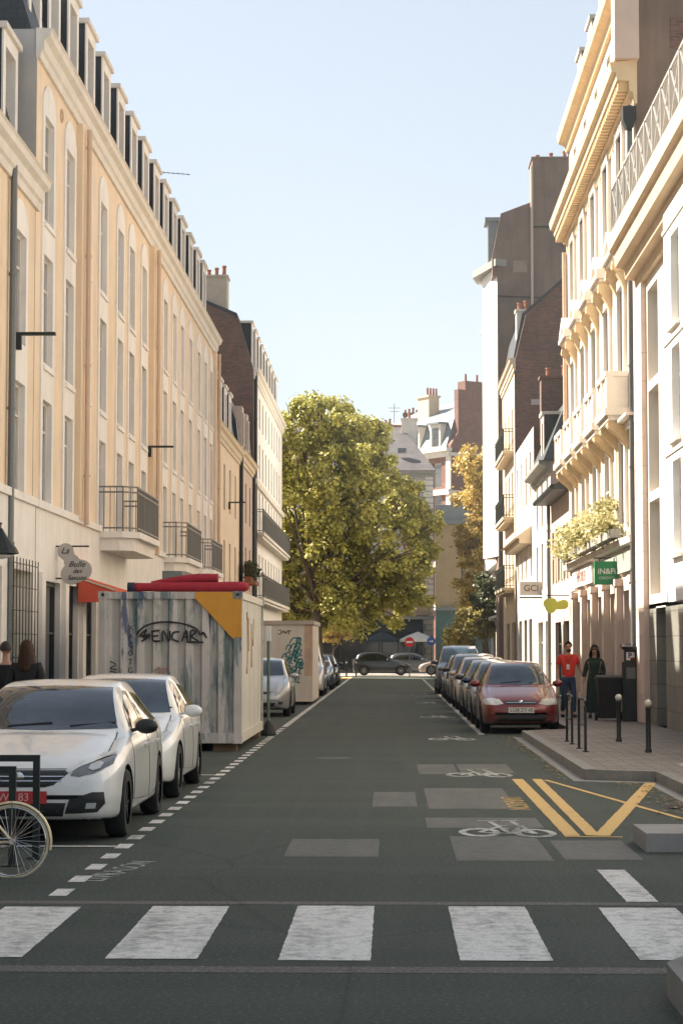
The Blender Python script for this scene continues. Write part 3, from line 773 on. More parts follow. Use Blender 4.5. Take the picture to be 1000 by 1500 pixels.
# main cornice with modillions
cornice(R2, 'cornice', 'R', XR, ya-.1, yb+.1, [(-.02, 14.1), (.05, 14.1), (.07, 14.35), (.16, 14.4), (.17, 14.62), (.44, 14.64), (.46, 14.8), (.56, 14.84), (.6, 15.05), (-.02, 15.1)], M('cornice_stone', (.68, .52, .32), .8, .12))
b = B(); b.box(XR-.4, XR-.17, -.07, .07, 14.44, 14.635); mod_me = b.mesh('modillion', (XR, 0, 0)); mod_me.materials.append(gold); y = ya+.1
while y < yb:
    o = bpy.data.objects.new('modillion', mod_me); COL.objects.link(o); o.parent = R2; o.location = (0, y-55, 0); y += .3
hs = [(u, 15.6, .9, 1.4) for u in bay]
b = B(); wall(b, 'R', XR+.04, ya, yb, 15.1, 17.6, hs, .2); put('attic_wall', b, white_s, R2)
for h in hs: window(R2, 'R', XR+.04, *h, win_m, fr_w)
cornice(R2, 'attic_cornice', 'R', XR, ya-.1, yb+.1, [(-.1, 17.3), (.06, 17.3), (.1, 17.5), (.3, 17.6), (.34, 17.85), (-.1, 17.9)], gold)
b = B(); b.box(XR-.5, XR+.05, 45.7, 46.4, 15.09, 17.2); b.box(XR-.62, XR+.05, 45.6, 46.5, 17.2, 17.4); put('corner_block', b, pinkwall, R2)
box_wall(R2, XR, 17, ya, yb, 0, 17.6, brownwall, skip='l', name='side_wall')
b = B()
for z0 in (11.2, 12.6, 14.0, 15.4): b.box(6.4, 9.5, ya-.035, ya-.002, z0, z0+.7)
put('brick_band', b, brick_d, R2)
b = B(); b.prism([(XR-.3, 17.9), (XR+1.0, 20.2), (10, 21.5), (17, 17.7)], 'y', ya, yb); put('roof', b, slate, R2)
for u in bay: dormer(R2, 'R', XR+.2, u, 17.9, 1.2, 2.1, 2, zinc, white_s, win_d)
# ground floor: pilasters, shop windows, fascia
b = B(); sh = [(48.2, .13, 2.2, 3.0), (51.2, .13, 2.2, 3.0), (54.2, .13, 2.2, 3.0), (57.2, .13, 2.2, 3.0), (60.2, .13, 2.2, 3.0), (62.5, .13, 1.0, 3.0)]
wall(b, 'R', XR, ya, yb, 0, 4.2, sh, .45)
for y in (46.6, 49.7, 52.7, 55.7, 58.7, 61.6):
    b.box(XR-.16, XR+.02, y-.24, y+.24, .13, 3.4); b.box(XR-.2, XR+.02, y-.3, y+.3, 3.25, 3.42); b.box(XR-.22, XR+.02, y-.3, y+.3, .131, .5)
put('ground_floor_wall', b, M('shopfront_stone', (.62, .50, .42), .8, .12), R2)
for k in sh: window(R2, 'R', XR, *k, win_m if k[0] < 56 else win_d, M('wood_frame', (.2, .13, .09), .6), .38, 'grid', 'shop_window', .1)
cornice(R2, 'shop_fascia', 'R', XR, ya+.05, yb-.05, [(-.02, 3.5), (.03, 3.5), (.04, 4.1), (.22, 4.15), (.25, 4.3), (-.02, 4.35)], white_s)
b = B(); b.box(XR-.10, XR-.045, 56.2, 62, 3.55, 4.05); o = put('shop_sign_panel', b, white_c, R2)
text('IMMOBILIER', .42, Vector((XR-.105, 59.1, 3.8))-Vector((XR, 55, 0)), flat('faded_red', (.42, .2, .16)), R2, face='-x', squeeze=1.25, name='shop_lettering')
b = B(); b.box(XR-.09, XR-.045, 47, 53.5, 3.55, 4.05); put('shop_sign_panel', b, flat('sage', (.33, .36, .30)), R2)
downpipe(R2, 'R', XR, 46.1, .2, 14.1, greym, .07, .14)
downpipe(R2, 'R', XR, 63.5, 8, 14.1, pipe_m, .07, .14)
b = B(); b.prism([(XR-.32, 14.0), (XR-.02, 14.0), (XR-.02, 13.7), (XR-.1, 13.5), (XR-.24, 13.5), (XR-.32, 13.7)], 'y', ya-.24, ya+.02); put('hopper', b, darkm, R2)

# ---- R3 low houses
R3 = thing('low_house', 'low pinkish house with pale shutters just beyond the ornate stone building', 'building', (XR, 68, 0))
hs = [(u, 4.0, .85, 1.7) for u in (65.4, 67.6, 69.8)]
b = B(); wall(b, 'R', XR, 63.65, 71.4, 0, 6.7, hs+[(65.3, .13, 2, 2.5), (68.6, .13, 2.4, 2.5)], .2); put('wall', b, pinkwall, R3)
for h in hs: window(R3, 'R', XR, *h, win_l, fr_w)
window(R3, 'R', XR, 65.3, .13, 2, 2.5, win_d, flat('green_frame', (.03, .07, .05)), name='shop_window'); window(R3, 'R', XR, 68.6, .13, 2.4, 2.5, win_d, flat('green_door', (.03, .07, .05)), name='shop_window')
box_wall(R3, XR, 14, 63.65, 71.4, 0, 6.7, pinkwall, skip='l')
b = B(); b.prism([(XR-.5, 6.7), (XR-.5, 6.85), (8.6, 8.8), (14, 6.7)], 'y', 63.66, 71.39); put('roof', b, slate, R3)
b = B(); b.tube([(XR-.55, 63.7, 6.78), (XR-.55, 71.4, 6.78)], .09, 8); put('gutter', b, darkm, R3)
b = B()
shut_m = flat('pale_shutter', (.5, .44, .34))
for h in hs:
    for s in (-1, 1): b = B(); b.box(XR-.05, XR-.01, h[0]+s*.66-.2, h[0]+s*.66+.2, 3.98, 5.72); put('shutter', b, shut_m, R3)
downpipe(R3, 'R', XR, 71.2, .2, 6.7, greym, .06)
R4a = thing('mansard_house', 'small house with a steep slate mansard and one dormer below the brick gable', 'building', (XR, 75, 0))
hs = [(u, z, .85, 1.7) for u in (73, 75.5, 78) for z in (3.9, 6.2)]
b = B(); wall(b, 'R', XR, 71.45, 79.5, 0, 8.3, hs+[(73.2, .13, 2, 2.6), (76.6, .13, 2.6, 2.6)], .2); put('wall', b, white_s, R4a)
for h in hs: window(R4a, 'R', XR, *h, win_m, fr_w)
for u, w_ in ((73.2, 2), (76.6, 2.6)): window(R4a, 'R', XR, u, .13, w_, 2.6, glassmat('shop_glass', (.2, .24, .24), .1), fr_w, name='shop_window')
box_wall(R4a, XR, 14, 71.45, 79.5, 0, 8.3, pinkwall, skip='l')
b = B()                                      # hipped mansard
lo = [(XR-.25, 71.3), (14, 71.3), (14, 79.6), (XR-.25, 79.6)]; hi = [(XR+.75, 72.6), (13.4, 72.6), (13.4, 79.0), (XR+.75, 79.0)]
va = [b.bm.verts.new((p[0], p[1], 8.32)) for p in lo]; vb = [b.bm.verts.new((p[0], p[1], 10.7)) for p in hi]
b.bm.faces.new(va); b.bm.faces.new(vb)
for i in range(4): b.bm.faces.new([va[i], va[(i+1) % 4], vb[(i+1) % 4], vb[i]])
put('roof', b, slate, R4a)
cornice(R4a, 'cornice', 'R', XR, 71.4, 79.5, [(-.02, 7.9), (.08, 7.9), (.12, 8.1), (.4, 8.2), (.42, 8.32), (-.02, 8.35)], stone_d)
dormer(R4a, 'R', XR-.05, 74.4, 8.5, 1.2, 1.9, 1.5, zinc, white_s, win_d)
chim(R4a, 5.75, 8.8, 77.5, 78.3, 9.5, 12.0, brick_d, pot_m, 5)
R4 = thing('brick_gable_house', 'tall old house with a dark brick gable just before the brown tower', 'building', (XR, 90, 0))
hs = [(u, z, .9, h) for u in (81.5, 84.2, 87, 89.8) for z, h in ((4.6, 2), (7.6, 2), (10.6, 1.9))]
hs = [h for h in hs if h[1] < 8]
b = B(); wall(b, 'R', XR, 79.65, 91, 0, 10.4, hs+[(u, .13, 2, 2.8) for u in (82, 85, 88.4)], .3); put('wall', b, white_s, R4)
for h in hs: window(R4, 'R', XR, *h, win_m, fr_w)
box_wall(R4, XR, 15, 79.65, 91, 0, 10.4, brick_d, skip='l')
for u in (82, 85, 88.4): window(R4, 'R', XR, u, .13, 2, 2.8, win_d, fr_d, name='shop_window')
b = B(); hh = [(u, z, .9, h) for u in (93.6, 96.2, 98.8) for z, h in ((4.6, 2), (7.8, 2), (10.8, 1.9))]
wall(b, 'R', XR, 91.05, 101.5, 0, 14.6, hh+[(93.2, .13, 2.5, 2.8), (97.5, .13, 2.5, 2.8)], .2); put('wall', b, stone, R4)
for h in hh: window(R4, 'R', XR, *h, win_m, fr_w)
for u in (93.2, 97.5): window(R4, 'R', XR, u, .13, 2.5, 2.8, win_d, fr_d, name='shop_window')
b = B(); b.prism([(XR, 0), (15, 0), (15, 16), (9, 19.2), (XR+.5, 16.7), (XR, 14.6)], 'y', 91.05, 91.6); put('gable', b, brick_d, R4)
b = B(); b.prism([(XR-.1, 14.5), (XR+.35, 16.8), (8.9, 19.4), (15.1, 16.2), (15, 14)], 'y', 91.6, 101.5); put('roof', b, slate, R4)
cornice(R4, 'cornice', 'R', XR, 91.0, 101.5, CORN(14.7), stone)
b = B(); b.box(XR-.5, XR+.4, 81, 91.2, 5.9, 6.1); b.prism([(XR-.7, 6.1), (XR+.5, 6.1), (XR+.5, 7.0)], 'y', 81, 91.2); put('eave_canopy', b, stone, R4)
chim(R4, 5.75, 6.35, 92.2, 93, 15, 17.0, white_s, pot_m, 2)
for z in (4.5, 7.7, 10.7): balcony(R4, 'R', XR, 92.6, 100, z, .5, stone, darkm, 1.0, .25, round_=False)
# white marks where an old chimney breast was
b = B()
for z in (9.0, 12.6): b = B(); b.box(6.3, 6.9+.3*(z > 12), 91.02, 91.045, z, z+.25); put('render_patch', b, greywall, R4)
# ---- R5 tower: brown gable, white street face
R5 = thing('tower_block', 'tall tower with a blank brown gable, wide chimney stack and white street face', 'building', (XR, 108, 0))
b = B(); b.prism([(XR-.2, 0), (16, 0), (16, 25), (8.6, 25), (7.2, 24.2), (5.6, 23.6), (5.15, 21.4), (5.15, 20.4), (XR-.2, 20.4)], 'y', 102, 104.5); put('gable_wall', b, brownwall, R5)
b = B(); b.prism([(5.41, 102.01), (4.80, 105.4), (5.0, 106.6), (5.72, 106.8), (5.72, 124.5), (6.2, 124.5), (6.2, 104.4)], 'z', 6.35, 20.9)
put('white_face', b, M('tower_render', (.84, .82, .78), .8, .04), R5)
b = B(); b.prism([(6.2, 104.6), (16, 104.6), (16, 124.4), (6.2, 124.4)], 'z', 0, 22); put('wall', b, greywall, R5)
b = B(); b.prism([(5.30, 101.7), (4.30, 105.2), (4.6, 107.1), (5.6, 107.3), (5.6, 124.8), (7, 124.8), (7, 102.6)], 'z', 20.9, 21.25); put('eave', b, stone_d, R5)
b = B(); b.prism([(5.95, 21.25), (6.5, 24.2), (9, 25.2), (16, 24), (16, 21.3)], 'y', 104.55, 124.3); put('roof', b, slate, R5)
b = B(); b.box(5.0, 5.5, 103, 104.4, 21.4, 23.4); b.box(4.85, 5.7, 102.9, 104.5, 23.4, 23.6); put('dormer', b, zinc, R5)
chim(R5, 7.2, 12, 102.1, 104.3, 24, 26.4, brownwall, pot_m, 7)
b = B(); b.tube([(7.15, 101.93, 14), (7.15, 101.93, 26)], .07, 6); b.tube([(9.6, 101.9, 12.5), (9.6, 101.9, 24)], .08, 6); put('downpipe', b, pinkwall, R5)
lightp = M('patched_render', (.30, .23, .18), .9, .3, 1)
for q in ((5.9, 7.0, 13.2, 15.6), (8.6, 9.9, 19.6, 21.5), (6.2, 6.9, 20.6, 21.2), (7.6, 9.3, 15.2, 16.1)): b = B(); b.box(q[0], q[1], 101.985, 101.998, q[2], q[3]); put('render_patch', b, lightp, R5)
b = B(); b.bar((5.4, 101.95, 19.4), (12, 101.95, 19.1), .05); b.bar((7.2, 101.96, 22.9), (12, 101.96, 22.9), .08); put('cable', b, darkm, R5)
hs = [(u, .13, 2.6, 3.0) for u in (108, 112, 116, 120)]
b = B(); wall(b, 'R', 6.1, 104.6, 124.4, 0, 6.35, hs+[(u, 3.9, 1, 1.8) for u in (108, 112, 116, 120)], .3); b.box(5.5, 6.2, 106, 124, 3.35, 3.5); put('ground_floor_wall', b, greywall, R5)
for u in (108, 112, 116, 120): window(R5, 'R', 6.1, u, .13, 2.6, 3.0, win_d, fr_d, .25, name='shop_window'); window(R5, 'R', 6.1, u, 3.9, 1, 1.8, win_m, fr_w)
# ================================================================== FAR END OF THE STREET
# D1 grey-roofed house behind the tree
D1 = thing('corner_house', 'pale stone house with a plain grey slate roof behind the big tree', 'building', (-4, 153, 0))
b = B(); hs = [(x, z, 1.1, 2.0) for x in (-10.2, -7.4, -4.6, -1.8) for z in (5.2, 9.0, 12.0)]
wall(b, 'F', 152, -13, 3.2, 0, 14.9, hs+[(x, .1, 2.6, 3.2) for x in (-10, -6, -2)], .2)
put('wall', b, greywall, D1); box_wall(D1, -13, 3.2, 152, 161, 0, 14.9, white_s, skip='f')
for h in hs: window(D1, 'F', 152, *h, win_m, fr_w)
for x in (-10, -6, -2): window(D1, 'F', 152, x, .1, 2.6, 3.2, win_d, fr_d, name='shop_window')
b = B()
for z, h in ((4.3, 3.0), (7.9, 2.6), (11.2, 2.2)): b.box(1.0, 2.2, 151.95, 152.02, z, z+h)
put('brick_panel', b, brick_far, D1)
b = B()
for i in range(34): b.box(2.5+(.15 if i % 2 else 0), 3.23, 151.93, 152.03, .1+i*.43, .1+i*.43+.36)
put('quoin', b, white_s, D1)
b = B(); b.box(-13, 3.35, 151.6, 152.05, 14.75, 14.95); b.box(-13, 3.3, 151.8, 152.05, 14.5, 14.75); b.box(-13, 3.3, 151.75, 152.05, 3.9, 4.15); put('cornice', b, stone_d, D1)
b = B(); vs = [(-13.2, 151.5, 14.95), (3.4, 151.5, 14.95), (3.4, 161.2, 14.95), (-13.2, 161.2, 14.95), (-12, 157.5, 18.9), (.9, 157.5, 18.9)]
v = [b.bm.verts.new(p) for p in vs]
for f in ((0,1,5,4), (1,2,5), (2,3,4,5), (3,0,4), (3,2,1,0)): b.bm.faces.new([v[i] for i in f])
put('roof', b, slate_l, D1)
b = B(); b.tube([(-12, 157.5, 18.93), (.9, 157.5, 18.93)], .1, 6); put('ridge', b, pot_m, D1)
b = B(); b.box(.55, 1.3, 153.1, 153.3, 16.35, 16.8); sk = put('skylight', b, white_c, D1); b = B(); b.box(.62, 1.23, 153.0, 153.09, 16.4, 16.75); put('pane', b, win_d, sk)
chim(D1, .9, 2.1, 156.5, 158.2, 16.2, 19.3, white_s, pot_m, 4, 'y')
# D1b farther roofs with chimneys
D1b = thing('far_house', 'distant roofs bristling with clay chimney pots above the tree top', 'building', (-1, 180, 0))
box_wall(D1b, -9, 4.5, 176, 188, 0, 17.5, greywall)
b = B(); b.prism([(-9.2, 17.5), (4.7, 17.5), (3.5, 20.6), (-8, 20.6)], 'y', 176, 188); put('roof', b, slate, D1b)
chim(D1b, 1.2, 2.9, 178, 180, 19, 22.2, brownwall, pot_m, 5)
chim(D1b, -2.0, 0.2, 178, 179.5, 19, 21.2, brownwall, pot_m, 6)
chim(D1b, -6, -4.5, 178, 179.5, 19, 21.4, brownwall, pot_m, 4)
b = B(); b.bar((.4, 177, 20), (.4, 177, 23), .04); b.bar((-.1, 177, 22.6), (.9, 177, 22.6), .03); b.bar((0, 177, 22.3), (.8, 177, 22.3), .03); put('aerial', b, darkm, D1b)
# D2 rotated brick building: lit face towards the street, shaded gable
A2 = R(35)
D2 = thing('brick_building', 'red brick house with white stone bands and a big brick gable, street end', 'building', (4.9, 163.5, 0), A2); D2.scale = (1.05, 1.05, 1.05)
# local axes: front (-y) = shaded gable, left (-x) = sunlit facade
def lwall(name, pts, m): 
    b = B(); b.face(pts); return put(name, b, m, D2, world=False)
g = B(); g.prism([(0, 0), (9, 0), (9, 21.5), (.7, 21.5), (.7, 18.2), (0, 17.2)], 'y', 0, .5); put('gable_wall', g, brick_far, D2, world=False)
hs = [(y, z, 1.1, 1.9) for y in (1.8, 4.4, 7) for z in (5.5, 8.7, 11.6, 14.0)]
b = B(); wall(b, 'R', 0, .5, 9, 0, 16.8, hs, .2); put('facade', b, brick_far, D2, world=False)
for u, z, w_, h in hs:
    g = B(); g.box(.15, .2, u-w_/2, u+w_/2, z, z+h); o = put('window', g, fr_w, D2, world=False)
    g = B(); g.box(.10, .149, u-w_/2+.12, u+w_/2-.12, z+.12, z+h-.12); put('pane', g, win_m, o, world=False)
b = B()
for z in (4.6, 7.9, 11.0, 13.4, 16.3): b.box(-.22, 0.02, .0, 9, z, z+.42); b.box(-.1, 6, -.12, 0.0, z+.05, z+.3)
for y in (.25, 3.1, 5.7, 8.5): b.box(-.12, .01, y-.28, y+.28, 4.5, 16.6)
b.box(-.5, .02, -.1, 9, 16.72, 16.95); put('stone_band', b, white_s, D2, world=False)
b = B(); b.prism([(-.2, 16.8), (.8, 19.6), (4.5, 21.3), (9, 19), (9, 16.8)], 'y', .5, 9); put('roof', b, zinc, D2, world=False)
for y in (1.9, 4.6, 7.2):
    g = B(); g.box(-.1, 1.4, y-.65, y+.65, 16.96, 18.9); o = put('dormer', g, white_s, D2, world=False)
    g = B(); g.box(-.14, -.101, y-.4, y+.4, 17.2, 18.6); put('pane', g, win_d, o, world=False)
    g = B(); g.box(-.35, 1.5, y-.8, y+.8, 18.901, 19.05); put('dormer_cap', g, zinc, o, world=False)
b = B(); b.box(1.4, 8, 0.01, 1.0, 21.4, 22.2); cc = put('chimney', b, brick_far, D2, world=False)
b = B()
for i in range(6): b.lathe([(.1, 0), (.08, .6)], 8, (1.8+i*1.1, .5, 22.2))
put('chimney_pot', b, pot_m, cc, world=False)
b = B(); b.box(1.2, 2.2, 4.5, 6, 19.0, 21.4); b.box(1.1, 2.3, 4.4, 6.1, 21.4, 21.55); cc = put('chimney', b, stone, D2, world=False)
b = B()
for i in range(4): b.lathe([(.1, 0), (.08, .6)], 8, (1.3+i*.28, 4.8, 21.55))
put('chimney_pot', b, pot_m, cc, world=False)
# D3 ochre low building with teal shopfront
D3 = thing('shop_building', 'ochre rendered building with a teal shopfront and barred window at the end of the street', 'building', (7, 149, 0))
hs = [(6.6, 6.3, 1.3, 1.7), (10.5, 6.3, 1.3, 1.7), (14.5, 6.3, 1.3, 1.7)]
b = B(); wall(b, 'F', 149.3, 3.35, 22, 4.6, 10.8, hs, .25); put('wall', b, ochre, D3)
box_wall(D3, 3.35, 22, 149.3, 151.2, 0, 10.8, stone_d, skip='f')
for h in hs: window(D3, 'F', 149.3, *h, win_d, fr_w)
b = B(); wall(b, 'F', 149.25, 3.35, 22, 0, 4.6, [(4.6, .2, 1.3, 3.0), (6.4, .2, 1.3, 3.0), (9, .2, 2, 3.0), (12, .2, 2, 3)], .2); put('shopfront', b, tealshop, D3)
for x, w_ in ((4.6, 1.3), (6.4, 1.3), (9, 2), (12, 2)): window(D3, 'F', 149.25, x, .2, w_, 3.0, glassmat('teal_glass', (.08, .15, .15), .1), tealshop, name='shop_window')
b = B(); b.box(3.3, 22, 148.8, 149.3, 10.8, 11.1); b.box(3.3, 22, 149.0, 149.3, 11.1, 12.2); b.box(3.3, 22, 148.95, 149.2, 4.5, 4.75); put('cornice', b, zinc, D3)
b = B()
for i in range(7): b.bar((6.0+i*.2, 149.15, 6.3), (6.0+i*.2, 149.15, 8.0), .04)
put('window_bars', b, darkm, D3)
# backdrop row beyond the crossing street, both sides
for (x0, x1, h, m_, lab) in ((-34, -13.1, 13, pinkwall, 'plain terraced building closing the cross street beyond the left corner'), (22.2, 50, 14, greywall, 'grey terraced building along the cross street past the ochre shop building')):
    t = thing('terraced_building', lab, 'building', ((x0+x1)/2, 154, 0))
    hs = [(x0+2+i*3, z, 1.1, 1.9) for i in range(int((x1-x0-2)/3)) for z in (4.5, 7.8)]
    b = B(); wall(b, 'F', 152, x0, x1, 0, h, hs, .2); put('wall', b, m_, t); box_wall(t, x0, x1, 152, 164, 0, h, m_, skip='f')
    for q in hs: window(t, 'F', 152, *q, win_m, fr_w)
    b = B(); b.prism([(151.7, h), (164, h), (158, h+3)], 'x', x0, x1); put('roof', b, slate, t)
# far pavement
b = B(); b.box(-60, 60, 148.2, 152, -.004, .12); tag(put('far_pavement', b, paver), kind='structure')
# ---- cafe terrace
CF = thing('cafe_awning', 'dark cafe awning and terrace front below the big tree', 'awning', (-3, 150.5, 0))
b = B(); b.prism([(149.2, 2.9), (149.25, 3.0), (152, 3.9), (152, 3.75)], 'x', -9.5, 2.4); b.box(-9.5, 2.4, 149.18, 149.24, 2.5, 2.95); put('canopy', b, M('black_canvas', (.014, .018, .016), .9), CF)
b = B()
for i in range(9): b.bar((-9.2+i*1.4, 149.35, .1), (-9.2+i*1.4, 149.35, 2.8), .06)
put('post', b, darkm, CF)
b = B(); b.box(-9.5, 2.4, 151.6, 151.9, .12, 3.7); put('dark_front', b, win_d, CF)
b = B(); b.box(-9.6, 2.9, 151.7, 151.98, 4.2, 5.2); put('fascia', b, M('fascia_tan', (.34, .25, .18), .8), D1)
def parasol(x, y, r, zt, canvas, label):
    t = thing('parasol', label, 'parasol', (x, y, .12), group='cafe parasols')
    b = B(); n = 8
    b.lathe([(.02, .55), (r*.55, .28), (r, 0), (r, -.18), (r-.02, -.18), (r-.02, -.02), (r*.55, .25), (.02, .5)], n, (0, 0, zt)); put('canopy', b, canvas, t, world=False)
    b = B(); b.tube([(0, 0, 0), (0, 0, zt+.6)], .03, 8); put('pole', b, darkm, t, world=False)
    b = B(); b.lathe([(.3, 0), (.3, .06), (.06, .1)], 12); put('base', b, concrete, t, world=False)
navy = flat('navy_canvas', (.02, .03, .04), .9); wcan = flat('white_canvas', (.6, .58, .52), .9)
parasol(2.0, 149.0, 1.3, 2.3, wcan, 'white parasol right of the no entry sign')
parasol(-3.6, 148.9, 1.5, 2.4, navy, 'dark parasol left of centre in front of the cafe')
parasol(-.6, 149.0, 1.2, 2.3, navy, 'dark parasol behind the parked dark car at the cafe')
def cafe_chair(x, y, rz, first=[None]):
    if first[0] is None:
        t = thing('cafe_chair', 'small wicker chair on the cafe terrace', 'chair', (x, y, .12), rz, 'cafe chairs')
        b = B(); b.box(-.2, .2, -.2, .2, .42, .46); put('seat', b, stone_d, t, world=False)
        b = B(); b.box(-.2, .2, .18, .21, .46, .88); put('backrest', b, stone_d, t, world=False)
        for sx in (-.18, .18):
            for sy in (-.18, .18):
                b = B(); b.bar((sx, sy, 0), (sx, sy, .42), .03); put('leg', b, darkm, t, world=False)
        first[0] = t
    else:
        t = copy_tree(first[0]); t.location = (x, y, .12); t.rotation_euler = (0, 0, rz)
for x, y, rz in ((-5.2, 149.4, 1.2), (-4.2, 149.7, -1.3), (-2.5, 149.3, .4), (-2.0, 149.9, 2.2), (.4, 149.6, 1), (1.2, 149.4, -1.4)): cafe_chair(x, y, rz)

# ---- trees
leaf_a = None
def leafmat(name, c1, c2, trans=.35):
    m, nt, b = nmat(name)
    c = ramp(nt, noise_n(nt, 1.1, 3), [(.36, c1), (.62, c2)])
    c = mix(nt, .5, c, ramp(nt, noise_n(nt, 9, 2), [(.3, sc(c1, .7)), (.7, sc(c2, 1.25))]))
    nt.links.new(c, b.inputs['Base Color']); b.inputs['Roughness'].default_value = .55
    t = N(nt, 'ShaderNodeBsdfTranslucent'); nt.links.new(c, t.inputs[0])
    mx = N(nt, 'ShaderNodeMixShader'); mx.inputs[0].default_value = trans
    nt.links.new(b.outputs[0], mx.inputs[1]); nt.links.new(t.outputs[0], mx.inputs[2])
    nt.links.new(mx.outputs[0], nt.nodes['Material Output'].inputs[0])
    return m
bark = M('bark', (.12, .09, .065), .9, .35, 6, bmp=.6)
def leaves(b, blobs, n, size, rnd, gap=.38):
    tot = sum(r[3]*r[3] for r in blobs)
    for bl in blobs:
        cx, cy, cz, r = bl[:4]; sq = bl[4] if len(bl) > 4 else 1
        cnt = int(n*r*r/tot)
        subs = []
        for k in range(max(8, int(15*r))):      # leaf clumps over the blob's volume
            d = Vector((rnd.gauss(0, 1), rnd.gauss(0, 1), rnd.gauss(0, 1))).normalized()
            rr = r*(rnd.uniform(.55, 1.05)); q = Vector((cx+d.x*rr, cy+d.y*rr, cz+d.z*rr*sq))
            if noise.noise(q*.55) < -gap+.05: continue
            subs.append((q, rnd.uniform(.34, .72)*min(1, r*.5+.2)))
        if not subs: continue
        for k in range(cnt):
            q, sr = rnd.choice(subs)
            d = Vector((rnd.gauss(0, .5), rnd.gauss(0, .5), rnd.gauss(0, .42)))*sr
            p = q+d; s = size*rnd.uniform(.6, 1.3)
            nrm = (d*.9+Vector((rnd.gauss(0, .5), rnd.gauss(0, .5), rnd.gauss(.55, .4)))).normalized()
            u = nrm.cross(Vector((rnd.gauss(0, 1), rnd.gauss(0, 1), rnd.gauss(0, 1)))).normalized(); v = nrm.cross(u)
            b.bm.faces.new([b.bm.verts.new(p+u*s*.5), b.bm.verts.new(p+v*s*.42), b.bm.verts.new(p-u*s*.55), b.bm.verts.new(p-v*s*.42)])
def tree(name, label, base, trunk_h, tr, blobs, n, size, m, seed, group='street trees'):
    rnd = random.Random(seed)
    t = thing(name, label, 'tree', base, group=group)
    b = B(); bx, by, bz = base
    b.tube([(bx, by, bz-.05), (bx+.05, by, bz+trunk_h*.3), (bx-.05, by+.05, bz+trunk_h*.7), (bx, by, bz+trunk_h)], [tr*1.25, tr, tr*.85, tr*.72], 12)
    for bl in blobs:
        c = Vector(bl[:3]); s = Vector((bx, by, bz+trunk_h*rnd.uniform(.75, .98)))
        mid = s.lerp(c, .5)+Vector((rnd.uniform(-.3, .3), rnd.uniform(-.3, .3), .25))
        b.tube([s, mid, c+Vector((0, 0, bl[3]*.3))], [tr*.3, tr*.18, tr*.06], 6)
        for k in range(4):
            d = Vector((rnd.gauss(0, 1), rnd.gauss(0, 1), rnd.gauss(.3, 1))).normalized()*bl[3]*.85
            b.tube([mid.lerp(c, .6), c+d*.5, c+d], [tr*.16, tr*.09, tr*.03], 5)
    put('trunk', b, bark, t, smooth='all')
    b = B(); leaves(b, blobs, n, size, rnd)
    me_o = link('crown', None, None, t) if False else None
    off = wloc(t); bmesh.ops.translate(b.bm, verts=b.bm.verts, vec=-off)
    me = bpy.data.meshes.new('crown'); b.bm.to_mesh(me); b.bm.free(); link('crown', me, m, t)
    return t
plane_leaf = leafmat('plane_leaf', (.09, .11, .018), (.64, .58, .13), .32)
gold_leaf = leafmat('gold_leaf', (.40, .28, .06), (.58, .44, .13))
green_leaf = leafmat('green_leaf', (.24, .24, .06), (.58, .46, .17))
# pixel-free crown: centre (x, z) read off at y=130, 23 px per metre
rb = random.Random(3)
blobs = []
def bl(px, py, r, y): blobs.append(((px-571)*y/3000, y+0.0, 1.75+(950-py)*y/3000, r))
for px, py, r in ((440, 625, 1.7), (470, 608, 1.5), (505, 622, 1.6), (540, 645, 1.6), (450, 680, 1.9), (500, 690, 2.0), (545, 690, 1.5), (430, 745, 1.8), (480, 750, 2.1), (535, 745, 1.9), (575, 735, 1.5), (600, 760, 1.4), (440, 810, 1.8), (490, 815, 2.1), (545, 810, 2.0), (595, 805, 1.7), (620, 770, 1.0), (445, 865, 1.5), (495, 865, 1.7), (545, 862, 1.7), (590, 850, 1.5), (400, 700, 1.8), (390, 780, 1.8), (400, 850, 1.6), (562, 700, 1.0), (415, 640, 1.3), (628, 750, .8), (520, 655, 1.3), (600, 720, .9), (612, 830, 1.0), (430, 890, 1.2), (455, 905, 1.1), (500, 880, 1.3), (480, 900, 1.2), (530, 900, 1.4), (575, 892, 1.3), (612, 872, .9), (640, 765, .5), (560, 665, .7), (425, 600, .9), (500, 600, .9), (470, 590, .6)):
    bl(px, py, r, 130+rb.uniform(-3.5, 3.0))
tree('plane_tree', 'big sunlit yellow-green plane tree closing the left half of the street end', (-4.6, 130, 0), 5.0, .34, blobs, 105000, .24, plane_leaf, 5)
g2 = [(5.6+1.1*math.cos(i*2.1)*((i % 3)*.5+.2)+.3, 128+math.sin(i*1.7)*1.8, 4.6+i*.83, 1.25) for i in range(12)]
tree('plane_tree', 'golden sunlit tree half hidden by the white tower face on the right', (5.9, 128, .1), 4.5, .22, g2, 16000, .25, gold_leaf, 9)
g3 = [(4.7, 120.6, 3.0, .85), (4.0, 120.5, 2.6, .65), (5.3, 120.8, 2.9, .75), (4.6, 120.2, 3.6, .6), (5.5, 120.3, 3.4, .6), (3.6, 120.4, 2.2, .42)]
tree('small_tree', 'small bushy green and gold tree behind the row of parked cars', (4.9, 120.5, .12), 2.0, .08, g3, 9000, .17, green_leaf, 12)
g4 = [(-4.3, 139, 3.2, .7), (-3.6, 139, 3.7, .6), (-3.2, 138.6, 2.9, .6), (-3.9, 139, 2.4, .5)]
tree('small_tree', 'small yellow tree on the far corner below the big plane tree', (-3.8, 139, 0), 2.0, .07, g4, 2500, .17, gold_leaf, 22)
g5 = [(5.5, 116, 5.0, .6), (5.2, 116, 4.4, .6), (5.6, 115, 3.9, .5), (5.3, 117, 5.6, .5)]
tree('small_tree', 'dark green tree in shade beneath the white tower face', (5.5, 116, .12), 2.6, .09, g5, 4500, .18, leafmat('dark_leaf', (.03, .045, .015), (.08, .09, .03)), 31)
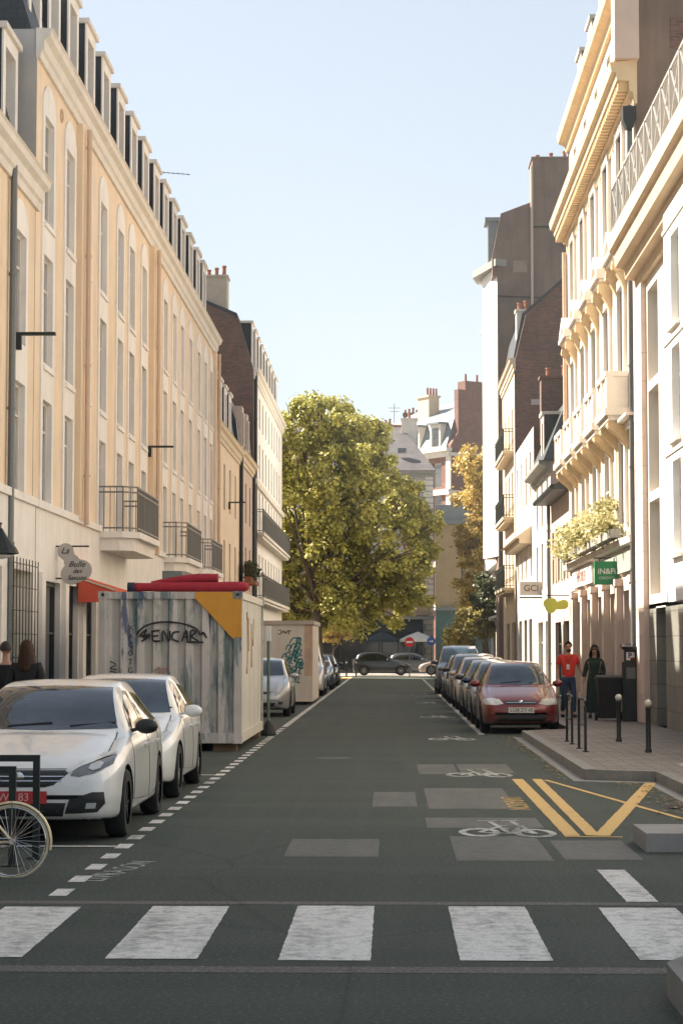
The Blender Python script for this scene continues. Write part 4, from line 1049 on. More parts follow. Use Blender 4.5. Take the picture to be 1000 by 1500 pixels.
# planter of flowers on the shop fascia
PL = thing('flower_box', 'long window box of yellow flowers on the ledge of the ornate stone building', 'flower box', (5.3, 55, 4.36))
b = B(); b.box(5.18, 5.42, 48.3, 62.5, 4.36, 4.56); put('trough', b, stone_d, PL)
b = B(); leaves(b, [(5.25, 48.6+i*.95, 4.85+.10*math.sin(i*2), .4) for i in range(15)], 7000, .1, random.Random(4), .6)
bmesh.ops.translate(b.bm, verts=b.bm.verts, vec=(-5.3, -55, -4.36)); me = bpy.data.meshes.new('flowers'); b.bm.to_mesh(me); b.bm.free(); link('flowers', me, leafmat('yellow_flowers', (.28, .28, .09), (.62, .55, .3)), PL)
# plants on the low balcony beyond the container
b = B(); leaves(b, [(-6.0, 88+i*.5, 5.1, .35) for i in range(4)], 1200, .1, random.Random(6), .6)
PB = thing('window_plant', 'small dark potted plant on a first-floor ledge of the pinkish town house', 'plant', (-6, 89, 4.6))
bmesh.ops.translate(b.bm, verts=b.bm.verts, vec=(6, -89, -4.6)); me = bpy.data.meshes.new('foliage'); b.bm.to_mesh(me); b.bm.free(); link('foliage', me, leafmat('pot_leaf', (.03, .05, .02), (.1, .1, .03)), PB)
b = B(); b.box(-6.5, -5.75, 87.8, 90, 4.5, 4.62); b.box(-6.25, -5.95, 88, 89.8, 4.62, 4.85); put('ledge_pot', b, pot_m, PB)
# ================================================================== CARS
def crom(a, b, c, d, t):
    return tuple(.5*((2*q)+(-p+r)*t+(2*p-5*q+4*r-s)*t*t+(-p+3*q-3*r+s)*t*t*t) for p, q, r, s in zip(a, b, c, d))
def resample(pts, n, lin=()):
    out = []
    for i in range(len(pts)-1):
        p0 = pts[max(i-1, 0)]; p1 = pts[i]; p2 = pts[i+1]; p3 = pts[min(i+2, len(pts)-1)]
        for k in range(n):
            out.append(crom(p0, p1, p2, p3, k/n))
    out.append(pts[-1]); return out
# station rows: y, zbottom, half width, belt z, top half width, top z
HATCH = [(.0, .30, .66, .50, .56, .54), (.07, .22, .80, .58, .66, .64), (.28, .19, .93, .69, .72, .75), (.62, .18, .99, .78, .76, .84), (1.05, .18, 1, .87, .78, .93), (1.32, .18, 1, .915, .80, .985),
         (1.80, .18, 1, .93, .73, 1.25), (2.22, .18, 1, .94, .665, 1.405), (2.8, .18, 1, .95, .65, 1.45), (3.45, .18, .99, .965, .63, 1.42), (3.85, .19, .97, .985, .60, 1.30), (4.05, .2, .94, .97, .62, 1.05), (4.15, .24, .9, .84, .62, .9), (4.2, .32, .82, .7, .6, .74)]
SEDANLOW = HATCH
MPV = [(.0, .30, .68, .56, .58, .60), (.07, .22, .82, .66, .68, .72), (.25, .19, .94, .80, .74, .87), (.5, .18, .99, .92, .78, .99), (.8, .18, 1, 1.0, .80, 1.08), (1.05, .18, 1, 1.03, .80, 1.14),
       (1.5, .18, 1, 1.05, .75, 1.42), (1.95, .18, 1, 1.06, .70, 1.62), (2.6, .18, 1, 1.07, .69, 1.68), (3.4, .18, .99, 1.08, .68, 1.66), (3.9, .19, .98, 1.09, .66, 1.56), (4.1, .2, .95, 1.05, .66, 1.25), (4.2, .24, .9, .9, .64, 1.0), (4.25, .32, .82, .7, .6, .78)]
tyre_m = flat('tyre_rubber', (.012, .012, .012), .8); rim_m = flat('alloy', (.35, .35, .34), .35, .8)
rim_dark = flat('dark_alloy', (.08, .08, .08), .4, .6)
chrome = flat('chrome', (.6, .6, .6), .12, 1); blk_pl = flat('black_plastic', (.012, .012, .013), .45)
car_glass = glassmat('windscreen_glass', (.022, .036, .052), .03, .55, .75); side_glass = glassmat('side_window_glass', (.012, .014, .014), .05, .9)
lamp_m = glassmat('headlamp_glass', (.42, .43, .42), .15, .9, .25); lamp_d = glassmat('headlamp_housing', (.10, .10, .10), .1, .8, .4)
plate_w = flat('plate_white', (.62, .60, .56), .5); plate_r = flat('plate_red', (.5, .03, .03), .5); inkm = flat('plate_ink', (.02, .02, .02), .6); pink_ink = flat('plate_pink_ink', (.75, .45, .42), .6)
amber = flat('amber_lamp', (.55, .2, .03), .3)
def paint(name, rgb, metal=.0, rough=.32):
    m, nt, b = nmat(name)
    c = ramp(nt, noise_n(nt, 2.5, 4, obj=True), [(.3, sc(rgb, .93)), (.7, sc(rgb, 1.04))])
    # road film gathering low on the body
    s = N(nt, 'ShaderNodeSeparateXYZ'); nt.links.new(N(nt, 'ShaderNodeTexCoord').outputs['Object'], s.inputs[0])
    f = ramp(nt, s.outputs[2], [(.15, (.35,) * 3), (.5, (0, 0, 0))])
    c = mix(nt, f, c, (.16, .14, .12))
    nt.links.new(c, b.inputs['Base Color']); b.inputs['Metallic'].default_value = metal; b.inputs['Roughness'].default_value = rough
    b.inputs['Coat Weight'].default_value = .8; b.inputs['Coat Roughness'].default_value = .06
    return m
P_white = paint('white_car_paint', (.74, .73, .70)); P_white2 = paint('white_car_paint_b', (.72, .72, .71)); P_red = paint('dark_red_paint', (.16, .012, .012), .3)
P_silver = paint('silver_paint', (.42, .43, .44), .5); P_navy = paint('navy_paint', (.02, .035, .08), .4); P_grey = paint('grey_paint', (.10, .10, .10), .5)
P_beige = paint('beige_paint', (.45, .36, .30), .4); P_black = paint('black_paint', (.015, .016, .016), .2); P_dgreen = paint('anthracite_paint', (.03, .035, .035), .4)

def patch_mesh(bvh, poly, view, off, levels=3, hw=None):
    """poly in view plane, thrown onto the body. view 'f': (x,z) from the front; 'r' from the rear; 's+' / 's-': (y,z) from the side"""
    bm = bmesh.new()
    f = bm.faces.new([bm.verts.new((p[0], p[1], 0)) for p in poly])
    bmesh.ops.triangulate(bm, faces=bm.faces)
    for _ in range(levels): 
        long_ = [e for e in bm.edges if e.calc_length() > .045]
        if long_: bmesh.ops.subdivide_edges(bm, edges=long_, cuts=1, use_grid_fill=True)
    bmesh.ops.triangulate(bm, faces=bm.faces)
    for v in bm.verts:
        a, z = v.co.x, v.co.y
        if view == 'f': o, d = Vector((a, -3, z)), Vector((0, 1, 0))
        elif view == 'r': o, d = Vector((a, 9, z)), Vector((0, -1, 0))
        elif view == 's+': o, d = Vector((4, a, z)), Vector((-1, 0, 0))
        else: o, d = Vector((-4, a, z)), Vector((1, 0, 0))
        h = bvh.ray_cast(o, d)
        if h[0] is None or (view in 'fr' and abs(h[0].y-o.y) > 8):
            q = bvh.find_nearest(o + d*(3.3 if view == 'f' else 3))
            v.co = q[0]+q[1]*off
        else: v.co = h[0] + (h[1]*off if h[1].dot(d) < 0 else -d*off)
    return bm
def patch(parent, name, bvh, poly, view, off, m, levels=3):
    bm = patch_mesh(bvh, poly, view, off, levels)
    bmesh.ops.remove_doubles(bm, verts=bm.verts, dist=.0005)
    # thickness: extrude the boundary back into the body
    ed = [e for e in bm.edges if e.is_boundary]
    r = bmesh.ops.extrude_edge_only(bm, edges=ed)
    dv = {'f': Vector((0, 1, 0)), 'r': Vector((0, -1, 0)), 's+': Vector((-1, 0, 0)), 's-': Vector((1, 0, 0))}[view]
    for v in [g for g in r['geom'] if isinstance(g, bmesh.types.BMVert)]: v.co += dv*(off+.012)
    bmesh.ops.recalc_face_normals(bm, faces=bm.faces)
    me = bpy.data.meshes.new(name); bm.to_mesh(me); bm.free()
    for p in me.polygons: p.use_smooth = True
    me.set_sharp_from_angle(angle=R(45))
    return link(name, me, m, parent)

def car(label, cat, loc, pm, prof=HATCH, L=4.2, W=1.74, H=1.45, rz=0, style={}, group='parked cars', name='parked_car'):
    t = thing(name, label, cat, loc, rz, group)
    hw = W/2; sy = L/prof[-1][0]; hs_ = H/max(p[5] for p in prof)
    def zz(z): return z if z < .5 else .5+(z-.5)*(H-.5)/(H/hs_-.5)
    st = resample(prof, 5)
    bm = bmesh.new(); rings = []
    for (y, zb, w_, zbelt, wt, zt) in st:
        y *= sy; zb = zz(zb); zbelt = zz(zbelt); zt = zz(zt); w_ *= hw; wt *= hw
        ctl = [(0, zb), (.72*w_, zb), (.95*w_, zb+.03), (.992*w_, zb+.14), (1.0*w_, (zb+zbelt)/2), (.985*w_, zbelt-.13*(zbelt-zb)/.7), (.945*w_, zbelt-.015), (.915*w_, zbelt+.01), ((.915*w_+wt)/2+.012, (zbelt+zt-.03)/2), (wt, zt-.045), (wt*.86, zt-.005), (wt*.4, zt+.012), (0, zt+.015)]
        half = resample(ctl, 3)
        ring = [(x, y, z) for x, z in half] + [(-x, y, z) for x, z in half[-2:0:-1]]
        rings.append([bm.verts.new(p) for p in ring])
    n = len(rings[0])
    for i in range(len(rings)-1):
        for k in range(n): bm.faces.new([rings[i][k], rings[i][(k+1) % n], rings[i+1][(k+1) % n], rings[i+1][k]])
    bm.faces.new(rings[0][::-1]); bm.faces.new(rings[-1])
    bmesh.ops.recalc_face_normals(bm, faces=bm.faces)
    bvh = BVHTree.FromBMesh(bm)
    me = bpy.data.meshes.new('b'); bm.to_mesh(me); bm.free()
    body = bpy.data.objects.new('body', me); COL.objects.link(body)
    wr = .315; wy = (.82*sy, (L-.78*sy)); 
    cb = B()
    for y in wy:
        for s in (-1, 1):
            a, c = sorted((s*(hw-.24), s*(hw+.2))); cb.lathe([(wr+.045, a), (wr+.045, c)], 28, (0, y, wr), 'x')
    cm = cb.mesh('cut'); cut = bpy.data.objects.new('cut', cm); COL.objects.link(cut)
    md = body.modifiers.new('x', 'BOOLEAN'); md.object = cut; md.operation = 'DIFFERENCE'; md.solver = 'EXACT'
    dg = bpy.context.evaluated_depsgraph_get(); dg.update()
    me2 = bpy.data.meshes.new_from_object(body.evaluated_get(dg)); me2.name = 'body'
    body.modifiers.clear(); bpy.data.objects.remove(cut)
    body.data = me2; body.parent = t
    me2.materials.clear(); me2.materials.append(pm); me2.materials.append(blk_pl)
    for p in me2.polygons:
        c = p.center; p.use_smooth = True
        if any((c.y-y)**2+(c.z-wr)**2 < (wr+.043)**2 + .002 and abs(c.x) < hw*1.01 for y in wy) and (abs(p.normal.x) < .5 or abs(c.x) < hw-.2): p.material_index = 1
        if c.z < zz(.2)+.02 and abs(p.normal.z) > .6: p.material_index = 1
    me2.set_sharp_from_angle(angle=R(38))
    F = lambda pts: [(p[0], zz(p[1])) for p in pts]
    mirror = lambda pts: [(-p[0], p[1]) for p in pts][::-1]
    # find cowl and roof rows to shape the glass
    rows = prof; ci = max(i for i in range(len(rows)) if rows[i][0] < 1.4 and rows[i][5] < 1.2); 
    cowl, roof = rows[ci], rows[ci+2]
    zc, zr = cowl[5]+.01, roof[5]-.02
    wc, wr_ = cowl[4]*hw*.98, roof[4]*hw*.93
    if prof is HATCH or prof is MPV:
        ws = [(-wc-.05*0, zc), (-wc*.5, zc-.005), (0, zc-.01), (wc*.5, zc-.005), (wc, zc), (wr_, zr), (wr_*.5, zr+.015), (0, zr+.02), (-wr_*.5, zr+.015), (-wr_, zr)]
        patch(t, 'windscreen', bvh, F(ws), 'f', .005, car_glass)
        wp = B()
        for sx in (-.35, .25):
            a = bvh.ray_cast(Vector((sx, -3, zz(zc+.03))), Vector((0, 1, 0)))[0]; c = bvh.ray_cast(Vector((sx+.42, -3, zz(zc+.06))), Vector((0, 1, 0)))[0]
            if a and c: wp.bar(a+Vector((0, -.025, 0)), c+Vector((0, -.025, 0)), .015)
        put('wiper', wp, blk_pl, t, world=False)
    # side glass
    zb0 = rows[ci+2][3]+.035
    ya, yb2 = (cowl[0]+.30)*sy, (roof[0]-.02)*sy
    yc, yd = (rows[-5][0]-.02)*sy, (rows[-4][0]-.02)*sy
    ztop = rows[ci+3][5]-.10
    for s, v in ((1, 's+'), (-1, 's-')):
        front = [(ya, zb0-.01), (2.42*sy, zb0), (2.42*sy, ztop), (yb2+.14, ztop-.03), ((ya+yb2)/2+.02, (zb0+ztop)/2+.03)]
        rear = [(2.49*sy, zb0), (yd-.04, zb0+.03), (yd-.03, zb0+.14), (yc-.1, ztop-.06), (2.49*sy, ztop)]
        patch(t, 'side_window', bvh, F(front), v, .004, side_glass); patch(t, 'side_window', bvh, F(rear), v, .004, side_glass)
        # door seams, handle, sill, mirror
        sm = B()
        def seam(pts, w_=.006, f_=None):
            prev = None
            for (y, z) in pts:
                h = bvh.ray_cast(Vector((s*4, y, zz(z))), Vector((-s, 0, 0)))[0]
                if h is None: continue
                h = h+Vector((s*.001, 0, 0))
                if prev is not None: sm.bar(prev, h, w_, .005)
                prev = h
        def line(p, q, n_=10): return [(p[0]+(q[0]-p[0])*i/n_, p[1]+(q[1]-p[1])*i/n_) for i in range(n_+1)]
        seam(line((1.24*sy, .32), (1.28*sy, .9))); seam(line((2.45*sy, .26), (2.455*sy, zb0))); seam(line((1.24*sy, .32), (2.45*sy, .26))); seam(line((2.45*sy, .26), (3.05*sy, .3))); seam(line((3.05*sy, .3), (3.4*sy, zb0)))
        put('door_seam', sm, blk_pl, t, world=False)
        hd = B()
        for y in (2.22, 3.12):
            h = bvh.ray_cast(Vector((s*4, y*sy, zz(.80))), Vector((-s, 0, 0)))[0]
            if h: hd.bar(h+Vector((s*.02, -.09, 0)), h+Vector((s*.02, .09, .005)), .03, .025)
        put('door_handle', hd, style.get('handle', pm), t, world=False, smooth=True)
        h = bvh.ray_cast(Vector((s*4, ya+.10, zz(zb0-.02))), Vector((-s, 0, 0)))[0] or Vector((s*hw*.9, ya, zb0))
        mm = B(); c0 = h+Vector((s*.14, .0, .05))
        mm.ball(c0, 1, 14, (.115, .075, .075)); mm.bar(h-Vector((s*.03, 0, 0)), c0, .05, .035)
        mo = put('wing_mirror', mm, style.get('mirror', pm), t, world=False, smooth=True)
        g = B(); g.box(c0.x-.085, c0.x+.085, c0.y+.055, c0.y+.08, c0.z-.05, c0.z+.05); put('mirror_glass', g, chrome, mo, world=False, bevel=.01)
    # wheels
    for y in wy:
        for s in (-1, 1):
            x = s*(hw-.10)
            b = B(); wd = .19
            b.lathe([(.205, -wd/2), (.29, -wd/2), (wr, -wd/2+.03), (wr, wd/2-.03), (.29, wd/2), (.205, wd/2)], 28, (0, 0, 0), 'x', nocap=True)
            wo = put('wheel', b, tyre_m, t, world=False, smooth=True); wo.location = (x, y, wr)
            r = B(); o_ = s*(wd/2-.035)
            r.lathe([(.15, -o_*1.5), (.205, -o_*1.4), (.208, o_*1.1), (.195, o_*1.15), (.185, o_*.8), (.15, o_*.3)], 28, (0, 0, 0), 'x', nocap=True)
            for k in range(style.get('spokes', 7)):
                a = 2*math.pi*k/style.get('spokes', 7)
                r.bar((o_*.9, .03*math.cos(a), .03*math.sin(a)), (o_*.9, .195*math.cos(a), .195*math.sin(a)), .045, .02)
            r.lathe([(.001, o_*.5), (.05, o_*.5), (.045, o_*1.1), (.001, o_*1.15)], 14, (0, 0, 0), 'x')
            put('rim', r, style.get('rim', rim_m), wo, world=False)
    # front details
    for nm, pts, m_, both, off in style.get('front', FRONT_GENERIC):
        patch(t, nm, bvh, F(pts), 'f', off, m_)
        if both: patch(t, nm, bvh, F(mirror(pts)), 'f', off, m_)
    for sg in (1, -1):
        ze = cowl[5]-.02; q = [(sg*.70*hw/.87, .775), (sg*.685*hw/.87, ze), (sg*.695*hw/.87, ze-.004), (sg*.712*hw/.87, .77)]
        patch(t, 'bonnet_seam', bvh, F(q), 'f', .002, blk_pl, 2)
    patch(t, 'bumper_seam', bvh, F([(-.42, .668), (.42, .668), (.42, .675), (-.42, .675)]), 'f', .002, blk_pl, 2)
    pl = style.get('plate', ('AB 348 KD', plate_w, inkm)); pz = style.get('plate_z', .44)
    h = bvh.ray_cast(Vector((style.get('plate_x', 0), -3, zz(pz))), Vector((0, 1, 0)))[0]
    b = B(); b.box(h.x-.26, h.x+.26, h.y-.03, h.y-.012, h.z-.055, h.z+.055); po = put('number_plate', b, pl[1], t, world=False, bevel=.004)
    text(pl[0], .1, (h.x, h.y-.032, h.z), pl[2], po, 'y', 'plate_lettering', .001, 0, 1.0)
    if style.get('badge'):
        bz = style['badge']; h = bvh.ray_cast(Vector((0, -3, zz(bz))), Vector((0, 1, 0)))[0]
        b = B(); b.lathe([(.001, -.014), (.03, -.014), (.05, -.008), (.05, 0.01)], 18, (0, h.y, h.z), 'y'); put('badge', b, chrome, t, world=False, smooth=True)
    # rear
    zt_ = rows[-4][5]
    rw = rows[-5][4]*hw*.86; zlo, zhi = rows[-3][5]+.06, rows[-5][5]-.07
    patch(t, 'rear_window', bvh, F([(-rw-.05, zlo), (rw+.05, zlo), (rw-.03, zhi), (-rw+.03, zhi)]), 'r', .005, side_glass, 2)
    for sg in (1, -1): patch(t, 'tail_lamp', bvh, F([(sg*.52, .7), (sg*.72, .7), (sg*.7, .92), (sg*.55, .9)]), 'r', .006, flat_red, 2)
    b = B()
    for sx in (-.33, .33):                       # seats seen through nothing: headrests just under the glass line are left out
        pass
    b.box(-hw+.3, hw-.3, .9*sy, L-.9*sy, .2, .3); put('underbody', b, blk_pl, t, world=False)
    b.bm if False else None
    return t
flat_red = flat('tail_red', (.3, .015, .015), .2)
FRONT_GENERIC = [
    ('headlight', [(.46, .60), (.60, .585), (.74, .63), (.76, .70), (.66, .725), (.52, .69)], lamp_m, True, .006),
    ('grille', [(-.34, .60), (.34, .60), (.38, .66), (-.38, .66)], blk_pl, False, .004),
    ('lower_intake', [(-.45, .27), (.45, .27), (.5, .37), (-.5, .37)], blk_pl, False, .004),
    ('fog_lamp', [(.56, .32), (.66, .32), (.68, .39), (.56, .40)], blk_pl, True, .005)]
FRONT_A = [
    ('headlight', [(.46, .615), (.54, .60), (.68, .635), (.80, .70), (.81, .775), (.70, .76), (.54, .70)], lamp_d, True, .008),
    ('daytime_lamp', [(.45, .63), (.54, .685), (.70, .75), (.80, .785), (.79, .805), (.68, .785), (.52, .72), (.43, .655)], white_c, True, .014),
    ('projector_lamp', [(.60, .665), (.65, .645), (.71, .665), (.73, .71), (.67, .725), (.61, .70)], lamp_m, True, .014),
    ('grille', [(-.32, .53), (-.24, .51), (.24, .51), (.32, .53), (.44, .63), (.41, .66), (-.41, .66), (-.44, .63)], blk_pl, False, .004),
    ('grille_bar', [(-.38, .56), (.38, .56), (.39, .568), (-.39, .568)], chrome, False, .010),
    ('grille_bar', [(-.40, .60), (.40, .60), (.41, .608), (-.41, .608)], chrome, False, .010),
    ('lower_intake', [(-.40, .25), (.40, .25), (.43, .37), (-.43, .37)], blk_pl, False, .004),
    ('fog_lamp_housing', [(.42, .275), (.70, .285), (.76, .36), (.75, .46), (.66, .465), (.46, .40)], blk_pl, True, .006),
    ('fog_lamp', [(.60, .32), (.68, .32), (.69, .37), (.61, .37)], lamp_m, True, .012)]
FRONT_B = [
    ('headlight', [(.42, .60), (.55, .60), (.70, .68), (.76, .78), (.70, .80), (.58, .74), (.46, .67)], lamp_m, True, .008),
    ('grille', [(-.30, .42), (.30, .42), (.36, .53), (.30, .57), (-.30, .57), (-.36, .53)], blk_pl, False, .004),
    ('lower_intake', [(-.4, .26), (.4, .26), (.44, .36), (-.44, .36)], blk_pl, False, .004),
    ('fog_lamp', [(.54, .38), (.66, .375), (.68, .44), (.56, .45)], blk_pl, True, .008)]
FRONT_R = [
    ('headlight', [(.36, .615), (.50, .585), (.72, .60), (.77, .66), (.74, .71), (.58, .73), (.44, .70)], lamp_m, True, .008),
    ('grille', [(-.31, .60), (.31, .60), (.34, .68), (-.34, .68)], blk_pl, False, .004),
    ('grille_bar', [(-.30, .633), (.30, .633), (.30, .645), (-.30, .645)], chrome, False, .008),
    ('bumper_strip', [(-.55, .375), (-.3, .36), (.3, .36), (.55, .375), (.60, .395), (.55, .40), (-.55, .40), (-.60, .395)], blk_pl, False, .004),
    ('lower_intake', [(-.58, .26), (.58, .26), (.66, .36), (-.66, .36)], blk_pl, False, .004)]
car('white hatchback nearest at the left with black wing mirrors and a red number plate', 'car', (-3.33, 18.4, 0), P_white, L=4.25, W=1.78, H=1.42, style=dict(front=FRONT_A, mirror=blk_pl, plate=('JW 183 A', plate_r, pink_ink), plate_z=.42, rim=rim_dark, badge=.60), group='cars parked on the left')
car('second white hatchback with white wing mirrors parked between the nearest car and the container', 'car', (-3.32, 23.5, 0), P_white2, L=4.0, W=1.70, H=1.42, style=dict(front=FRONT_B, badge=.64, spokes=6), group='cars parked on the left')
car('dark red hatchback leading the row of cars parked on the right', 'car', (2.68, 42.2, 0), P_red, L=3.85, W=1.62, H=1.46, style=dict(front=FRONT_R, badge=.645, plate=('5338 ZY 45', plate_w, inkm), plate_z=.49, spokes=8), group='cars parked on the right')
rows_ = [('navy blue hatchback right behind the dark red one', P_navy, HATCH, 47.0, 4.1, 1.66, 1.45, 2.70),
         ('dark grey hatchback third in the right-hand row', P_dgreen, HATCH, 52.2, 4.2, 1.70, 1.45, 2.72),
         ('beige hatchback fourth in the right-hand row', P_beige, HATCH, 58.4, 4.3, 1.74, 1.50, 2.74),
         ('black people carrier fifth in the right-hand row', P_black, MPV, 64.6, 4.4, 1.76, 1.58, 2.72),
         ('grey hatchback sixth in the right-hand row', P_grey, HATCH, 70.6, 4.2, 1.74, 1.52, 2.72),
         ('tall navy van at the far end of the right-hand row', P_navy, MPV, 78.5, 4.6, 1.9, 1.86, 2.72)]
for lab, pm, pr, y, L_, W_, H_, x in rows_:
    car(lab, 'van' if 'van' in lab else 'car', (x, y, 0), pm, pr, L_, W_, H_, group='cars parked on the right', name='parked_van' if 'van' in lab else 'parked_car')
car('silver people carrier parked between the container and the beige site cabin', 'car', (-3.42, 52.5, 0), P_silver, MPV, 3.9, 1.70, 1.5, group='cars parked on the left')
car('pale silver van parked just beyond the beige site cabin', 'van', (-3.35, 75.5, 0), P_silver, MPV, 4.5, 1.85, 1.95, group='cars parked on the left', name='parked_van')
car('dark blue hatchback parked last on the left, under the tree', 'car', (-3.25, 87, 0), P_navy, HATCH, 4.1, 1.72, 1.5, group='cars parked on the left')
car('black car at the far left kerb next to the street corner', 'car', (-3.25, 95, 0), P_black, HATCH, 4.1, 1.72, 1.5, group='cars parked on the left')
car('dark grey hatchback driving across the end of the street', 'car', (1.45, 134, 0), P_dgreen, HATCH, 3.85, 1.7, 1.5, rz=R(90), group='cars on the cross street', style=dict(spokes=9))
car('dark car half seen behind the crossing hatchback at the street end', 'car', (3.9, 141, 0), P_grey, HATCH, 4.1, 1.7, 1.45, rz=R(90), group='cars on the cross street')
car('red tail-lit white car at the right of the far crossing', 'car', (1.9, 136.4, 0), P_beige, HATCH, 4.1, 1.7, 1.45, rz=R(-90), group='cars on the cross street')
# ================================================================== CONTAINER, CABIN, STREET FURNITURE
def graffiti(name, strokes, r, loc_fn, m, parent, world=True, n=5):
    b = B()
    for st in strokes:
        pts = resample([(*p, 0) for p in st], 4) if len(st) > 2 else [(*p, 0) for p in st]
        b.tube([loc_fn(p[0], p[1]) for p in pts], r, n)
    return put(name, b, m, parent, world=world)

# container paint: faded pinkish grey, darker in the rib recesses, with teal, green and blue worn paint
def contmat():
    m, nt, b = nmat('weathered_container')
    c = ramp(nt, noise_n(nt, 1.2, 6), [(.3, (.44, .41, .39)), (.7, (.58, .54, .52))])
    sx = N(nt, 'ShaderNodeSeparateXYZ'); nt.links.new(N(nt, 'ShaderNodeNewGeometry').outputs['Position'], sx.inputs[0])
    ma = N(nt, 'ShaderNodeMath', operation='MULTIPLY_ADD'); nt.links.new(sx.outputs[0], ma.inputs[0]); ma.inputs[1].default_value = 8/2.23; ma.inputs[2].default_value = 4.88*8/2.23
    fr_ = N(nt, 'ShaderNodeMath', operation='FRACT'); nt.links.new(ma.outputs[0], fr_.inputs[0])
    c = mix(nt, ramp(nt, fr_.outputs[0], [(.40, (0, 0, 0)), (.48, (.3,) * 3)]), c, (.15, .17, .155))
    s = noise_n(nt, 2.2, 7, stretch=(1.6, 1.6, .22), rough=.7)
    c = mix(nt, ramp(nt, s, [(.53, (0, 0, 0)), (.60, (.8,) * 3)]), c, (.06, .13, .15))
    s2 = noise_n(nt, 1.9, 7, stretch=(1.8, 1.8, .3), rough=.7, off=(7, 3, 5))
    c = mix(nt, ramp(nt, s2, [(.57, (0, 0, 0)), (.62, (.85,) * 3)]), c, (.03, .06, .15))
    s3 = noise_n(nt, 3, 7, stretch=(1, 1, .35), rough=.75, off=(1, 9, 2))
    c = mix(nt, ramp(nt, s3, [(.52, (0, 0, 0)), (.62, (.5,) * 3)]), c, (.16, .22, .13))
    c = mix(nt, ramp(nt, noise_n(nt, 9, 8, rough=.8, off=(4, 4, 1)), [(.62, (0, 0, 0)), (.68, (.8,) * 3)]), c, (.12, .055, .03))
    nt.links.new(c, b.inputs['Base Color']); b.inputs['Roughness'].default_value = .6
    return m
cont_m = contmat()
cont_side = M('container_cream', (.66, .62, .54), .6, .1, 2, streak=.35, dirt=(.25, .22, .18))
x0, x1, y0, y1, zb, zt = -4.98, -2.53, 35.0, 41.0, .14, 2.72
CT = thing('shipping_container', 'weathered graffitied shipping container with an orange corner, standing on the left parking lane', 'container', ((x0+x1)/2, y0, 0))
def corr(b, f, u0, u1, za, zb_, pitch=.28, d=.055, side=.06):
    u = u0; n = int(round((u1-u0)/pitch)); pitch = (u1-u0)/n; pr = []
    for i in range(n):
        u = u0+i*pitch; pr += [(u, 0), (u+pitch*.38, 0), (u+pitch*.5, d), (u+pitch*.88, d)]
    pr.append((u1, 0)); g = [[b.bm.verts.new(f(p[0], p[1], z)) for z in (za, zb_)] for p in pr]
    for i in range(len(g)-1): b.bm.faces.new([g[i][0], g[i+1][0], g[i+1][1], g[i][1]])
b = B(); corr(b, lambda u, v, z: (u, y0+.03+v, z), x0+.1, x1-.12, zb+.16, zt-.11); put('front_panel', b, cont_m, CT)
b = B(); corr(b, lambda u, v, z: (x1-.03-v, u, z), y0+.12, y1-.12, zb+.16, zt-.11, .32); put('side_panel', b, cont_side, CT)
b = B(); corr(b, lambda u, v, z: (x0+.03+v, u, z), y0+.12, y1-.12, zb+.16, zt-.11, .32); put('side_panel', b, cont_side, CT)
b = B(); b.box(x0+.1, x1-.12, y1-.08, y1-.03, zb+.16, zt-.11); put('rear_doors', b, cont_side, CT)
b = B()
for x in (x0, x1-.13):
    for y in (y0, y1-.13): b.box(x, x+.13, y, y+.13, zb, zt)
b.box(x0+.13, x1-.13, y0+.003, y0+.11, zb, zb+.17); b.box(x0+.13, x1-.13, y1-.11, y1-.003, zb, zb+.17)
b.box(x0+.13, x1-.13, y0+.003, y0+.11, zt-.12, zt); b.box(x0+.13, x1-.13, y1-.11, y1-.003, zt-.12, zt)
put('frame', b, cont_m, CT)
b = B()
for x in (x0+.003, x1-.113): b.box(x, x+.11, y0+.13, y1-.13, zb, zb+.17); b.box(x, x+.11, y0+.13, y1-.13, zt-.12, zt)
put('side_rail', b, cont_side, CT)
b = B(); b.box(x0+.1, x1-.1, y0+.1, y1-.1, zt-.05, zt-.01); put('roof', b, cont_side, CT)
b = B()
for x in (x0-.01, x1-.15):
    for z in (zb-.005, zt-.11):
        for y in (y0-.01, y1-.15): b = B(); b.box(x, x+.16, y, y+.16, z, z+.12); put('corner_casting', b, cont_m, CT, bevel=.01)
b = B()
for x in (x0+.07, x1-.07): b.lathe([(.001, -.02), (.032, -.02), (.032, 0)], 12, (x, y0, zt-.05), 'y')
put('casting_hole', b, black_c, CT)
tim_m = M('timber', (.2, .13, .08), .9)
for q in ((x0+.1, x0+.5, y0+.2, y0+.5), (x1-.5, x1-.1, y0+.2, y0+.5), (x0+.1, x1-.05, y1-.5, y1-.2)): b = B(); b.box(*q, 0, zb-.005); put('timber_bearer', b, tim_m, CT)
